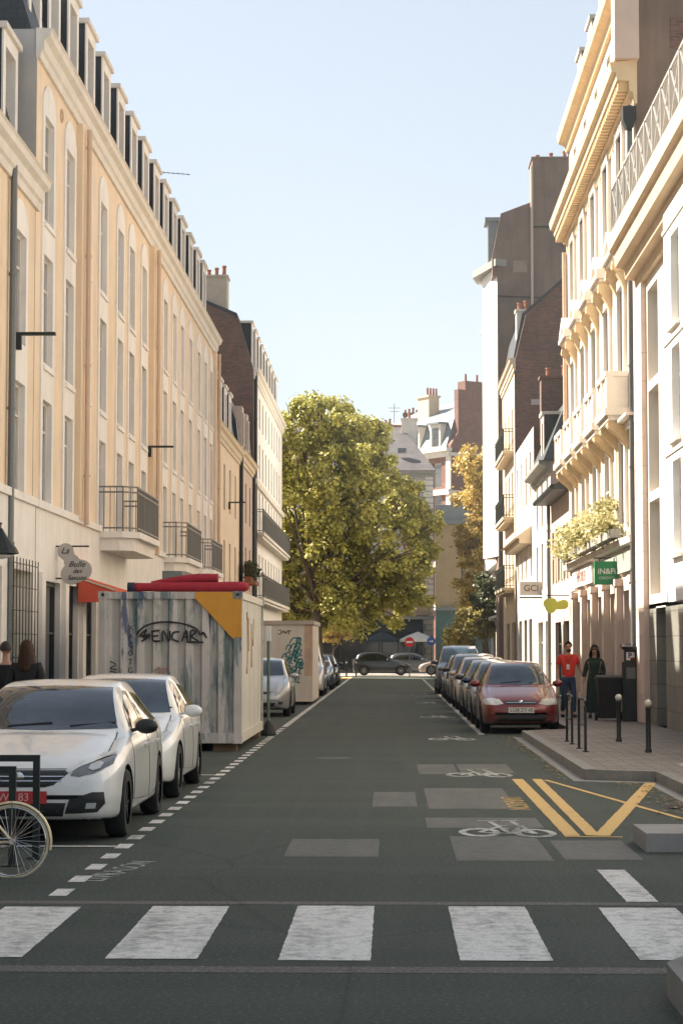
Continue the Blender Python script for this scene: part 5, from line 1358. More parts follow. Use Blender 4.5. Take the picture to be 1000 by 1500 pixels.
# orange painted triangle on the top right corner
og = B(); og.prism([(x1-.78, zt-.125), (x1-.132, zt-.125), (x1-.132, zt-.82)], 'y', y0-.002, y0+.0285); put('orange_corner_paint', og, M('orange_paint', (.58, .27, .025), .6, .15, 3), CT)
og = B(); og.box(x1-.131, x1-.005, y0-.006, y0-.001, zt-.78, zt-.125); og.box(x1-.8, x1-.131, y0-.004, y0+.0025, zt-.124, zt-.003); put('orange_corner_paint', og, M('orange_paint_b', (.58, .27, .025), .6, .15, 3), CT)
ink = flat('black_spray', (.015, .015, .015), .7)
def gf(cx, cz, s): return lambda u, v: (cx+u*s, y0+.012, cz+v*s)
T = gf(-3.78, 1.93, .52)
letters = [[(-.95, .10), (-.72, .28), (-.85, .02), (-.62, .08), (-.9, -.12)], [(-.98, .06), (-.6, .12)],
           [(-.55, .24), (-.52, -.1)], [(-.56, .22), (-.3, .25)], [(-.54, .06), (-.34, .08)], [(-.52, -.1), (-.28, -.1)],
           [(-.2, -.12), (-.18, .24), (.02, -.1), (.04, .24)], [(.36, .2), (.16, .18), (.12, -.02), (.34, -.12)],
           [(.44, -.12), (.58, .26), (.62, -.1)], [(.46, .02), (.62, .04)], [(.72, -.12), (.74, .24), (.92, .2), (.76, .06), (.98, -.1)], [(.6, -.13), (1.15, -.14)],
           [(-1.05, .12), (-.8, .38), (-.3, .52), (.3, .5), (.85, .34), (1.05, .1)], [(1.05, .1), (1.15, .18), (1.25, 0)]]
graffiti('graffiti_tag', letters, .016, T, ink, CT)
T2 = gf(-4.72, 1.25, .28)
graffiti('graffiti_scrawl', [[(-.2, 1.0), (.15, .8), (-.2, .6), (.2, .5)], [(-.2, .4), (.2, .3), (-.1, .1), (.2, 0)], [(-.25, -.1), (.2, -.2), (-.2, -.4), (.25, -.5), (-.2, -.7), (.2, -.8)], [(-.1, -.3), (.1, -.9)]], .01, T2, ink, CT)
for i, ch in enumerate('XACOTG'):
    text(ch, .13, Vector((-4.43, y0+.02, 2.1-i*.145))-wloc(CT), ink, CT, 'y', 'graffiti_letter', .004)
T3 = gf(-3.9, 1.28, .3)
graffiti('faded_graffiti', [[(-.4, .3), (-.1, .5), (-.2, -.1), (-.5, -.3)], [(.0, .4), (.3, .45), (.1, .1), (.35, -.1)], [(-.4, .1), (.2, .1)]], .012, T3, flat('pale_red_spray', (.45, .2, .17)), CT)
T5 = lambda u, v: (x1-.026, 37.6+u, 1.7+v)
graffiti('graffiti_streak', [[(-.9, .7), (-.8, .1), (-.9, -.4)], [(-.6, .6), (-.5, .0)], [(.2, .5), (.3, -.3)], [(.8, .6), (.7, .1)]], .012, T5, flat('rust_streak', (.4, .24, .12)), CT)

# red rolled tarpaulins on top
redc = M('red_canvas', (.33, .018, .035), .85, .2, 6, bmp=.5)
def roll(name, label, path, rad, tail=None):
    t = thing(name, label, 'tarpaulin', (path[0][0], path[0][1], path[0][2]), group='red rolls on the container')
    b = B(); P = resample([(*p, r) for p, r in zip(path, rad)], 6)
    rnd = random.Random(len(label))
    b.tube([p[:3] for p in P], [p[3]*(1+rnd.uniform(-.05, .05)) for p in P], 14); put('roll', b, redc, t, smooth='all')
    if tail:
        b = B(); b.tube(tail, .085, 12); put('strap_end', b, flat('navy_cloth', (.02, .03, .06), .8), t, smooth='all')
roll('rolled_tarpaulin', 'long dark red rolled tarpaulin with a black end lying along the container front edge', [(-4.38, 35.12, 2.80), (-3.7, 35.12, 2.805), (-3.1, 35.12, 2.80), (-2.55, 35.14, 2.805), (-2.48, 35.2, 2.80)], [.075, .085, .09, .09, .05], [(-4.5, 35.12, 2.80), (-4.38, 35.12, 2.80)])
roll('rolled_tarpaulin', 'shorter dark red roll lying on top of the longer tarpaulin', [(-4.1, 35.16, 2.875), (-3.7, 35.18, 2.925), (-3.3, 35.18, 2.96), (-2.95, 35.18, 2.96)], [.03, .06, .075, .075])
b = B(); b.box(-4.05, -3.7, 36.4, 36.7, 2.7, 3.13)
solo('site_lamp_box', b, M('grey_green_box', (.14, .16, .15), .7), 'small grey-green box standing behind the red rolls on the container roof', 'box', (-3.87, 36.5, 2.7), bevel=.02)

# beige site cabin
cx0, cx1, cy0, cy1, cz1 = -5.4, -2.42, 64, 69.6, 2.62
CB = thing('site_cabin', 'pale beige site cabin with teal graffiti and a rust-stained corner, farther along the left', 'cabin', (-3.9, 64, 0))
b = B(); b.box(cx0, cx1, cy0, cy1, .1, cz1-.12); put('body', b, M('cabin_panel', (.60, .56, .50), .7, .08, 2, streak=.3, dirt=(.4, .2, .12)), CB)
b = B(); b.box(cx0-.06, cx1+.06, cy0-.06, cy1+.06, cz1-.12, cz1); put('roof', b, M('cabin_roof', (.42, .37, .33), .7), CB, bevel=.015)
b = B(); b.box(-4.5, -4.0, cy0-.03, cy0+.002, .75, 2.15); put('shutter', b, M('green_shutter', (.015, .20, .12), .5), CB)
b = B(); b.box(-4.7, -3.95, cy0-.12, cy0, 2.15, 2.3); put('blind_box', b, white_c, CB)
teal_i = flat('teal_spray', (.015, .17, .18), .6)
G = lambda u, v: (-2.98+u*.5, cy0-.006, 1.35+v*.5)
rg = random.Random(11); st = []
for i in range(30):
    cx, cz = rg.uniform(-.45, .45), rg.uniform(-1.25, 1.3)
    if abs(cx) > .55-.2*abs(cz): cx *= .6
    st.append([(cx-.16, cz-.1), (cx-.05, cz+.2), (cx+.14, cz+.12), (cx+.02, cz-.14), (cx+.18, cz-.18)])
st += [[(-.3, 1.1), (-.1, 1.45), (.25, 1.4), (.1, 1.0)], [(-.8, .2), (-.6, .5), (-.4, .2)]]
graffiti('teal_graffiti', st, .018, G, teal_i, CB)
G2 = lambda u, v: (-3.3+u*.3, cy0-.006, 2.25+v*.3)
graffiti('black_graffiti', [[(-.6, .2), (-.3, .25), (-.4, -.2), (-.6, -.1)], [(-.2, -.1), (-.1, .2), (.05, -.1)], [(.1, .2), (.2, -.1), (.35, .2)], [(.45, .2), (.5, -.2)], [(.4, .2), (.75, .15)]], .01, G2, ink, CB)
b = B(); b.box(cx1-.25, cx1+.004, cy0-.004, cy0+.3, .9, cz1-.13); put('rust_stain', b, M('rust_stain', (.50, .36, .26), .8, .35, 3, streak=.5, dirt=(.5, .42, .34)), CB)
for q in (cy0+.3, cy1-.6): b = B(); b.box(cx0+.2, cx1-.2, q, q+.3, 0, .099); put('skid', b, black_c, CB)

# slim post beside the container
b = B(); b.tube([(-2.45, 41.4, 0), (-2.45, 41.4, 2.05)], .03, 8); PS = thing('scaffold_post', 'slim greenish post standing at the far corner of the container', 'post', (-2.45, 41.4, 0))
put('pole', b, M('green_pole', (.12, .17, .12), .6), PS)
b = B(); b.lathe([(.16, 0), (.16, .05), (.1, .22), (.04, .3)], 12, (-2.45, 41.4, 0)); put('foot', b, black_c, PS)
b = B(); b.box(-2.5, -2.4, 41.3, 41.5, 1.9, 2.2); put('cap', b, white_c, PS)

# wall lamps on the left facades
for y, z, lab in ((35.1, 7.2, 'nearest of the black bracket lamps on the left facades'), (54.5, 7.15, 'middle black bracket lamp on the cream facade above the balcony'), (81.8, 7.6, 'farthest black bracket lamp, on the low town house')):
    t = thing('wall_lamp', lab, 'lamp', (XL, y, z), group='bracket lamps')
    b = B(); b.box(XL+.04, XL+.13, y-.05, y+.05, z-.28, z+.02); put('mounting_box', b, darkm, t)
    b = B(); b.box(XL+.13, XL+.72, y-.06, y+.06, z-.03, z+.02); put('arm', b, darkm, t)
# old lantern at far left edge
# shop sign and awning at the left
SG = thing('shop_sign', 'grey cloud-shaped hanging shop sign with black script above the left pavement', 'sign', (-6.1, 39.4, 3.4))
def blobpoly(cs, cx=0, cz=0, n=72):
    pts = []
    for i in range(n):
        a = 2*math.pi*i/n; d = Vector((math.cos(a), math.sin(a))); best = 0
        for (x, z, r) in cs:
            p = Vector((x-cx, z-cz)); bq = p.dot(d); disc = bq*bq-(p.length_squared-r*r)
            if disc > 0: best = max(best, bq+math.sqrt(disc))
        pts.append((cx+d.x*best, cz+d.y*best))
    return pts
b = B(); b.prism(blobpoly([(-6.25, 3.62, .16), (-6.13, 3.42, .15), (-6.05, 3.25, .235), (-5.94, 3.26, .2), (-6.14, 3.18, .2)], -6.08, 3.35), 'y', 39.35, 39.42)
put('panel', b, M('sign_grey', (.42, .39, .36), .7, .05), SG)
for s_, x, z, sz in (('La', -6.26, 3.63, .17), ('Bulle', -6.03, 3.37, .16), ('des', -6.02, 3.24, .13), ('Savons', -6.03, 3.11, .13)):
    text(s_, sz, Vector((x, 39.345, z))-wloc(SG), inkm, SG, 'y', 'lettering', .003, .35)
b = B(); b.bar((XL, 39.38, 3.72), (-5.8, 39.38, 3.72), .03); b.bar((XL, 39.38, 3.1), (-6.3, 39.38, 3.1), .03); b.bar((-6.25, 39.38, 3.7), (-6.25, 39.38, 3.78), .02); put('bracket', b, darkm, SG)
AW = thing('shop_awning', 'small red shop awning with a pale stripe beside the cloud-shaped sign', 'awning', (XL, 43, 2.9))
redaw = M('red_awning', (.62, .10, .05), .8, .1)
b = B(); b.prism([(XL+.06, 3.25), (XL+.06, 3.2), (XL+.85, 2.95), (XL+.85, 3.0)], 'y', 42.0, 43.9); put('canopy', b, redaw, AW)
b = B(); b.box(XL+.85, XL+.87, 42.0, 43.9, 2.68, 3.0); b.prism([(XL+.1, 2.7), (XL+.849, 2.7), (XL+.849, 2.94), (XL+.1, 3.18)], 'y', 42.0, 42.02); put('valance', b, redaw, AW)
b = B(); b.bar((XL+.1, 41.98, 3.2), (XL+.86, 41.98, 2.96), .035); put('stripe', b, M('awning_stripe', (.6, .5, .36), .8), AW)
# dark sign at extreme left
b = B(); b.lathe([(.22, 0), (.3, .02), (.26, .1), (.1, .3), (.03, .42)], 14, (-6.22, 32.6, 3.25)); LN = thing('street_lantern', 'dark lantern hanging from the wall at the very left edge', 'lamp', (-6.25, 32.6, 3.2)); put('lamp_shade', b, darkm, LN)
b = B(); b.bar((XL, 32.6, 3.75), (-6.2, 32.6, 3.75), .03); b.bar((-6.22, 32.6, 3.6), (-6.22, 32.6, 3.76), .02); put('bracket', b, darkm, LN)
b = B(); b.lathe([(.05, 0), (.16, .03), (.2, .06)], 12, (-6.22, 32.6, 3.18)); put('bulb_glass', b, white_c, LN)

# right-hand projecting signs
green = flat('green_sign', (.02, .26, .10), .5)
t = thing('shop_sign', 'square green projecting sign reading IN&Fi on the ornate stone building', 'sign', (5.3, 50, 3.56), group='projecting shop signs')
b = B(); b.box(4.97, 5.56, 49.95, 50.08, 3.30, 3.87); put('panel', b, green, t, bevel=.035)
text('iN&Fi', .19, Vector((5.265, 49.945, 3.62))-wloc(t), white_c, t, bold=.004); text('CREDITS', .085, Vector((5.265, 49.945, 3.46))-wloc(t), white_c, t, squeeze=1.15)
b = B(); b.bar((XR-.25, 50.01, 3.95), (4.95, 50.01, 3.95), .03); b.bar((5.1, 50.01, 3.87), (5.1, 50.01, 3.96), .025); b.bar((5.45, 50.01, 3.87), (5.45, 50.01, 3.96), .025); put('bracket', b, darkm, t)
t = thing('shop_sign', 'yellow-green blob-shaped projecting sign beyond the green square one', 'sign', (5.15, 64, 3.1), group='projecting shop signs')
b = B(); b.prism(blobpoly([(4.93, 3.15, .16), (5.05, 3.18, .14), (5.3, 3.10, .14), (5.4, 3.12, .15), (5.0, 3.02, .17), (5.2, 3.08, .12)], 5.15, 3.1), 'y', 63.95, 64.03); put('panel', b, flat('lime_sign', (.48, .52, .08), .5), t)
b = B(); b.bar((XR, 63.99, 3.4), (4.85, 63.99, 3.4), .03); put('bracket', b, darkm, t)
t = thing('shop_sign', 'white rectangular projecting sign reading GCI farthest along the right facades', 'sign', (5.2, 76, 4), group='projecting shop signs')
b = B(); b.box(4.8, 5.6, 76, 76.1, 3.72, 4.22); put('panel', b, M('sign_white', (.5, .46, .42), .6, .04), t, bevel=.01)
text('GCI', .33, Vector((5.22, 75.99, 3.97))-wloc(t), flat('sign_brown', (.12, .08, .06)), t, bold=.003)
b = B(); b.box(4.78, 5.62, 75.99, 76.11, 3.6, 3.66); put('bracket', b, darkm, t)

# ---- bollards
def bollard(x, y, lab):
    t = thing('bollard', lab, 'bollard', (x, y, .13), group='bollards on the right pavement')
    b = B(); b.lathe([(.055, 0), (.055, .04), (.04, .06), (.04, .66), (.045, .67), (.045, .70), (.03, .72)], 16); put('post', b, darkm, t, world=False, smooth=True)
    b = B(); b.ball((0, 0, .765), .06, 16); put('ball_cap', b, M('ball_white', (.62, .58, .48), .35, .05), t, world=False, smooth=True)
bollard(3.98, 36.0, 'ball-topped bollard in front of the wheelie bin'); bollard(4.03, 32.3, 'ball-topped bollard nearest the camera, right of the other')
# ---- hoop bike stands
def hoop(name, lab, x, ya, yb, h, z0, along='y', r=.022, grp='bicycle stands on the right pavement', flatb=None):
    b = B(); c = .12
    P = [(0, 0), (0, h-c), (.035, h-.035), (c, h), ((yb-ya)-c, h), ((yb-ya)-.035, h-.035), ((yb-ya), h-c), (yb-ya, 0)]
    if along == 'y': path = [(x, ya+p[0], z0+p[1]) for p in P]; loc = (x, (ya+yb)/2, z0)
    else: path = [(ya+p[0], x, z0+p[1]) for p in P]; loc = ((ya+yb)/2, x, z0)
    b.tube(path, r, 8)
    t = thing(name, lab, 'bicycle stand', loc, group=grp); put('hoop', b, darkm, t, smooth=True)
    b = B()
    for q in (path[0], path[-1]): b.lathe([(r*2.2, 0), (r*2.2, .015), (r*1.3, .02)], 10, q)
    if along == 'y': b.bar((x, ya, z0+h*.5), (x, yb, z0+h*.5), .02)
    put('flange', b, darkm, t)
hoop('bicycle_stand', 'steel hoop stand on the right pavement, nearest the dark red car', 3.08, 35.0, 36.0, .82, .13)
hoop('bicycle_stand', 'steel hoop stand on the right pavement, in front of the other hoop', 3.06, 32.4, 33.5, .82, .13)
def frame_stand(x0_, x1_, y, h, lab):
    t = thing('bicycle_stand', lab, 'bicycle stand', ((x0_+x1_)/2, y, 0), group='flat-bar bicycle stands at the near left')
    b = B(); w_ = .055
    b.box(x0_, x0_+w_, y-.02, y+.02, 0, h); b.box(x1_-w_, x1_, y-.02, y+.02, 0, h); b.box(x0_+w_, x1_-w_, y-.02, y+.02, h-w_, h)
    put('frame', b, darkm, t, bevel=.006)
    b = B(); b.box(x0_-.05, x0_+.1, y-.08, y+.08, 0, .012); b.box(x1_-.1, x1_+.05, y-.08, y+.08, 0, .012); put('base_plate', b, darkm, t)
frame_stand(-3.75, -2.93, 17.2, .86, 'flat-bar stand in front of the white car bumper, farthest of the two'); frame_stand(-3.8, -3.02, 16.6, .80, 'flat-bar stand right behind the bicycle wheel')

# ---- bicycle at the left edge
BK = thing('bicycle', 'cream bicycle with brass-coloured mudguards, only its wheel in view at the left edge', 'bicycle', (-3.4, 15.8, 0)); BK_SCALE = .82
by = 15.8
bkm = flat('bicycle_cream', (.55, .45, .30), .3, .3)
for i, wx in enumerate((-2.90, -3.95)):
    b = B(); b.lathe([(.335+.014*math.cos(a), .014*math.sin(a)) for a in [2*math.pi*k/8 for k in range(9)]], 44, (wx, by, .335+.014-.02), 'y')
    wh = put('wheel', b, M('cream_tyre_%d' % i, (.66, .56, .40), .7, .1), BK, smooth=True)
    cz = .329
    b = B(); b.lathe([(.316+.008*math.cos(a), .011*math.sin(a)) for a in [2*math.pi*k/8 for k in range(9)]], 44, (wx, by, cz), 'y'); put('rim', b, chrome, wh, smooth=True)
    b = B()
    for k in range(28):
        a = 2*math.pi*k/28; s = .012 if k % 2 else -.012
        b.tube([(wx+.02*math.cos(a+.9), by+s*2, cz+.02*math.sin(a+.9)), (wx+.315*math.cos(a), by+s*.3, cz+.315*math.sin(a))], .0022, 4)
    b.lathe([(.024, -.04), (.024, .04)], 12, (wx, by, cz), 'y'); put('spokes', b, chrome, wh)
    b = B()
    arc0, arc1 = (R(-12), R(165)) if i == 0 else (R(15), R(192))
    n = 26; pr = [(-.026, -.012), (-.02, .0), (0, .006), (.02, 0), (.026, -.012)]
    g = []
    for k in range(n+1):
        a = arc0+(arc1-arc0)*k/n; g.append([b.bm.verts.new((wx+(.372+q[1])*math.cos(a), by+q[0], cz+(.372+q[1])*math.sin(a))) for q in pr])
    for k in range(n):
        for j in range(4): b.bm.faces.new([g[k][j], g[k][j+1], g[k+1][j+1], g[k+1][j]])
    put('mudguard', b, flat('mudguard_brass_%d' % i, (.78, .64, .38), .3, .2), BK, smooth='all')
b = B()
hubs = (-2.90, -3.95); bb = (-3.35, by, .29); seat_t = (-3.2, by, .78); head = (-3.78, by, .86); head_b = (-3.82, by, .7)
for a, c, r in ((bb, seat_t, .016), (bb, head_b, .018), ((-3.22, by, .72), head, .014), (bb, (hubs[0], by+.03, .329), .011), (bb, (hubs[0], by-.03, .329), .011), ((-3.22, by, .7), (hubs[0], by+.03, .329), .009), ((-3.22, by, .7), (hubs[0], by-.03, .329), .009), (head, head_b, .018), (head_b, (hubs[1], by+.04, .329), .011), (head_b, (hubs[1], by-.04, .329), .011)):
    b.tube([a, c], r, 8)
put('frame', b, bkm, BK, smooth=True)
b = B(); b.tube([seat_t, (-3.18, by, .86)], .012, 8); b.ball((-3.15, by, .90), 1, 12, (.14, .07, .035)); put('saddle', b, M('saddle_leather', (.14, .07, .03), .6), BK, smooth=True)
b = B(); b.tube([head, (-3.75, by, 1.0), (-3.78, by-.1, 1.03), (-3.6, by-.26, 1.0)], .011, 8); b.tube([(-3.75, by, 1.0), (-3.78, by+.1, 1.03), (-3.6, by+.26, 1.0)], .011, 8); put('handlebar', b, chrome, BK, smooth=True)
b = B(); b.lathe([(.085, -.006), (.09, 0), (.085, .006)], 24, (bb[0], by-.045, bb[2]), 'y'); b.bar((bb[0], by-.06, bb[2]), (bb[0]+.12, by-.06, bb[2]-.11), .02); b.bar((bb[0], by+.06, bb[2]), (bb[0]-.12, by+.06, bb[2]+.11), .02); b.tube([(bb[0], by-.045, bb[2]+.085), (hubs[0], by-.045, .36)], .005, 5); b.tube([(bb[0], by-.045, bb[2]-.085), (hubs[0], by-.045, .295)], .005, 5); put('crankset', b, chrome, BK)
b = B(); b.box(hubs[0]-.25, hubs[0]+.12, by-.06, by+.06, .73, .75); b.tube([(hubs[0], by+.05, .33), (hubs[0]+.06, by+.05, .73)], .006, 6); b.tube([(hubs[0], by-.05, .33), (hubs[0]+.06, by-.05, .73)], .006, 6)
b.bm.clear(); 
b.tube([(hubs[0], by-.03, .329), (hubs[0]-.0, by-.03, .71)], .004, 6); b.tube([(hubs[0], by-.03, .329), (hubs[0]+.26, by-.03, .60)], .004, 6); put('mudguard_stay', b, chrome, BK); BK.scale = (.82,)*3; BK.location.x = -3.31

# ---- bin and parking meter
BN = thing('wheelie_bin', 'black wheelie bin against the pillars on the right pavement', 'bin', (4.92, 46.4, .13))
b = B(); v0 = [(-.22, -.22), (.22, -.22), (.22, .22), (-.22, .22)]; v1 = [(-.28, -.29), (.28, -.29), (.28, .29), (-.28, .29)]
a = [b.bm.verts.new((*p, .06)) for p in v0]; c = [b.bm.verts.new((*p, .93)) for p in v1]; b.bm.faces.new(a); b.bm.faces.new(c)
for i in range(4): b.bm.faces.new([a[i], a[(i+1) % 4], c[(i+1) % 4], c[i]])
put('body', b, blk_pl, BN, world=False, bevel=.02)
b = B(); b.prism([(-.33, .931), (.32, .931), (.32, .98), (-.2, 1.03), (-.33, .98)], 'x', -.30, .30); put('lid', b, blk_pl, BN, world=False, bevel=.012)
for sx in (-1, 1):
    b = B(); b.lathe([(.001, -.03), (.1, -.03), (.1, .03), (.001, .03)], 18, (sx*.27, .22, .1), 'x'); put('wheel', b, tyre_m, BN, world=False)
b = B(); b.tube([(-.26, .36, .95), (.26, .36, .95)], .015, 8); put('handle', b, blk_pl, BN, world=False)
PM_ = thing('parking_meter', 'dark parking ticket machine with a white P sign beside the wheelie bin', 'parking meter', (5.35, 46.0, .13))
b = B(); b.box(-.17, .17, -.14, .14, 0, 1.32); put('cabinet', b, M('meter_green', (.015, .022, .02), .5), PM_, world=False, bevel=.025)
b = B(); b.tube([(0, 0, 1.3), (0, 0, 1.62)], .035, 8); b.box(-.13, .13, -.06, .06, 1.3, 1.6); put('head', b, darkm, PM_, world=False, bevel=.01)
b = B(); b.prism([(-.22, 1.60), (.22, 1.66), (.2, 1.74), (-.24, 1.66)], 'x', -.2, .2); put('solar_panel', b, flat('solar_cell', (.01, .012, .02), .2), PM_, world=False)
b = B(); b.box(-.09, .09, -.075, -.061, 1.36, 1.54); sp = put('sign_plate', b, white_c, PM_, world=False); b = B(); b.box(0.0, .09, -.078, -.0755, 1.36, 1.42); put('red_corner', b, flat_red, PM_, world=False)
text('P', .17, (-.01, -.079, 1.46), flat('p_blue', (.04, .08, .3)), PM_, bold=.006)
b = B(); b.box(-.1, .1, -.15, -.139, .95, 1.2); put('keypad', b, greym, PM_, world=False)

# ---- far street furniture
t = thing('no_entry_sign', 'round red no entry sign on a post at the end of the street', 'sign', (1.2, 127.2, 0))
b = B(); b.tube([(1.2, 127.2, 0), (1.2, 127.2, 2.45)], .035, 8); put('post', b, greym, t)
b = B(); b.lathe([(.001, -.01), (.30, -.01), (.30, .01), (.001, .01)], 28, (1.2, 127.14, 2.15), 'y'); d = put('disc', b, flat('sign_red', (.5, .02, .02)), t); b = B(); b.box(1.0, 1.4, 127.11, 127.128, 2.09, 2.21); put('white_bar', b, white_c, d)
t = thing('round_blue_sign', 'round blue sign on a post by the row of cars at the far corner', 'sign', (2.55, 127.2, 0))
b = B(); b.tube([(2.55, 127.2, 0), (2.55, 127.2, 2.5)], .035, 8); put('post', b, greym, t)
b = B(); b.lathe([(.001, -.01), (.27, -.01), (.27, .01), (.001, .01)], 28, (2.55, 127.14, 2.2), 'y'); d = put('disc', b, flat('sign_blue', (.03, .10, .32)), t)
b = B(); b.lathe([(.001, -.01), (.2, -.01)], 4, (2.55, 127.12, 2.2), 'y'); b.bm.clear(); b.prism([(2.40, 2.17), (2.58, 2.17), (2.58, 2.1), (2.70, 2.2), (2.58, 2.3), (2.58, 2.23), (2.40, 2.23)], 'y', 127.118, 127.129); put('white_arrow', b, white_c, d)
t = thing('street_lamp', 'pale green street lamp with a lantern, in front of the ochre building', 'street lamp', (4.6, 131, 0))
b = B(); b.tube([(4.6, 131, 0), (4.6, 131, 1), (4.6, 131, 9.0)], [.1, .06, .045], 10); put('pole', b, M('lamp_green', (.08, .14, .14), .6), t)
b = B(); b.lathe([(.05, 0), (.28, .1), (.3, .16), (.2, .35), (.06, .5)], 14, (4.6, 131, 8.9)); put('lantern', b, M('lantern_grey', (.30, .36, .38), .4), t, smooth=True)
b = B(); b.tube([(4.6, 131, 4.6), (5.1, 131, 4.8), (5.1, 131, 4.5)], .03, 6); b.lathe([(.2, 0), (.22, .06), (.1, .25), (.03, .3)], 12, (5.1, 131, 4.2)); put('lower_lantern', b, M('lantern_grey_b', (.30, .36, .38), .4), t)
for i, x in enumerate((-3.3, -2.7, -2.1)):
    t = thing('traffic_post', ('left', 'middle', 'right')[i]+' one of three dark posts on the far left corner', 'bollard', (x, 127.4, 0), group='posts at the far left corner')
    b = B(); b.lathe([(.05, 0), (.05, 1.0), (.06, 1.02), (.06, 1.1), (.02, 1.14)], 10, (x, 127.4, 0)); put('post', b, darkm, t)
    b = B(); b.lathe([(.055, .85), (.055, .93)], 10, (x, 127.4, 0)); put('white_ring', b, white_c, t)
sheet('kerb_paint', rect(-2.9, -2.3, 118, 126), .004, y_paint)
# aerial over the left roofs
t = thing('roof_aerial', 'thin television aerial sticking out above the dormers', 'aerial', (-8.2, 71, 16.3)); b = B(); b.bar((-8.2, 71, 15.5), (-8.2, 71, 18.6), .03); b.bar((-8.2, 71, 18.5), (-7.0, 71, 18.4), .02)
for i in range(7): b.bar((-8.1+i*.17, 70.8, 18.49-i*.014), (-8.1+i*.17, 71.2, 18.49-i*.014), .012)
put('antenna', b, darkm, t)
# ================================================================== PEOPLE
skin_m = M('skin', (.42, .24, .16), .55, .06, 8, obj=True, bmp=0)
def skinned(chains, rad, levels=2, name='body'):
    """chains: list of list of (key, point, radius)"""
    idx = {}; vs = []; rs = []; es = []
    for ch in chains:
        prev = None
        for key, p, r in ch:
            if key not in idx:
                idx[key] = len(vs); vs.append(p); rs.append(r)
            if prev is not None and (prev, idx[key]) not in es: es.append((prev, idx[key]))
            prev = idx[key]
    me = bpy.data.meshes.new('s'); me.from_pydata(vs, es, [])
    o = bpy.data.objects.new('s', me); COL.objects.link(o)
    o.modifiers.new('k', 'SKIN'); s = o.modifiers.new('d', 'SUBSURF'); s.levels = levels; s.render_levels = levels
    for i, d in enumerate(me.skin_vertices[0].data):
        r = rs[i]; d.radius = r if isinstance(r, tuple) else (r, r); d.use_root = (i == 0)
    dg = bpy.context.evaluated_depsgraph_get(); dg.update()
    m2 = bpy.data.meshes.new_from_object(o.evaluated_get(dg)); m2.name = name
    bpy.data.objects.remove(o)
    for p in m2.polygons: p.use_smooth = True
    return m2
def arm_pts(s, sh, el, wr_):
    sh, el, wr_ = Vector(sh), Vector(el), Vector(wr_); d = (wr_-el).normalized()
    palm = wr_+d*.055; k = wr_+d*.09
    ch = [[('chest', (0, .0, 1.33), .13), ('sh%d' % s, tuple(sh), .058), ('el%d' % s, tuple(el), .040), ('wr%d' % s, tuple(wr_), .026), ('pa%d' % s, tuple(palm), (.036, .02)), ('kn%d' % s, tuple(k), (.034, .016))]]
    side = Vector((0, 1, 0))
    for i, (o_, l_) in enumerate(((-.028, .062), (-.010, .075), (.010, .07), (.028, .055))):
        a = k+side*o_+d*.015; b_ = a+d*l_*.5+Vector((-s*.006, 0, 0)); c = b_+d*l_*.45+Vector((-s*.016, 0, 0))
        ch.append([('kn%d' % s, tuple(k), .03), ('f%d%da' % (s, i), tuple(a), .009), ('f%d%db' % (s, i), tuple(b_), .008), ('f%d%dc' % (s, i), tuple(c), .007)])
    a = wr_+d*.035-side*.028; b_ = a+d*.03-side*.018
    ch.append([('pa%d' % s, tuple(palm), .03), ('t%da' % s, tuple(a), .012), ('t%db' % s, tuple(b_), .0095), ('t%dc' % s, tuple(b_+d*.025-side*.006), .008)])
    return ch
def person(label, loc, rz, sc_=1, arms=None, legs=None, head_turn=0, group='pedestrians'):
    t = thing('person', label, 'person', loc, rz, group); t.scale = (sc_,)*3
    arms = arms or {1: ((.18, .01, 1.42), (.25, .04, 1.15), (.27, -.06, .92)), -1: ((-.18, .01, 1.42), (-.25, .04, 1.15), (-.27, -.04, .92))}
    legs = legs or {1: ((.09, 0, .90), (.10, -.03, .50), (.105, .03, .08)), -1: ((-.09, 0, .90), (-.10, -.05, .50), (-.11, -.04, .08))}
    ch = [[('pelvis', (0, 0, .95), (.155, .115)), ('waist', (0, .0, 1.10), (.13, .10)), ('chest', (0, 0, 1.33), (.15, .11)), ('neckb', (0, .01, 1.46), .065), ('neck', (0, .0, 1.54), .052), ('jaw', (0, -.025, 1.60), (.058, .068)), ('skull', (0, -.005, 1.68), (.075, .092)), ('top', (0, .0, 1.745), (.052, .06))],
          [('jaw', (0, -.025, 1.60), .06), ('nose', (0, -.112, 1.635), .012)]]
    for s in (1, -1):
        ch += arm_pts(s, *arms[s]); h, k, a = legs[s]
        ch.append([('pelvis', (0, 0, .95), .15), ('h%d' % s, h, .088), ('k%d' % s, k, .058), ('a%d' % s, a, .04), ('toe%d' % s, (a[0]+s*.015, a[1]-.14, .035), (.038, .028))])
        ch.append([('skull', (0, -.005, 1.68), .08), ('ear%d' % s, (s*.082, .005, 1.655), .014)])
    body = link('body', skinned(ch, None), skin_m, t)
    f = B()
    for s in (1, -1): f.ball((s*.031, -.083, 1.672), .011, 8, (1.3, .6, .7))
    f.ball((0, -.093, 1.592), .012, 8, (1.9, .5, .4)); put('face_features', f, flat('dark_features', (.05, .025, .02)), t, world=False)
    return t, arms, legs
def tube_cloth(t, name, chains, m, levels=2):
    return link(name, skinned(chains, None, levels, name), m, t)
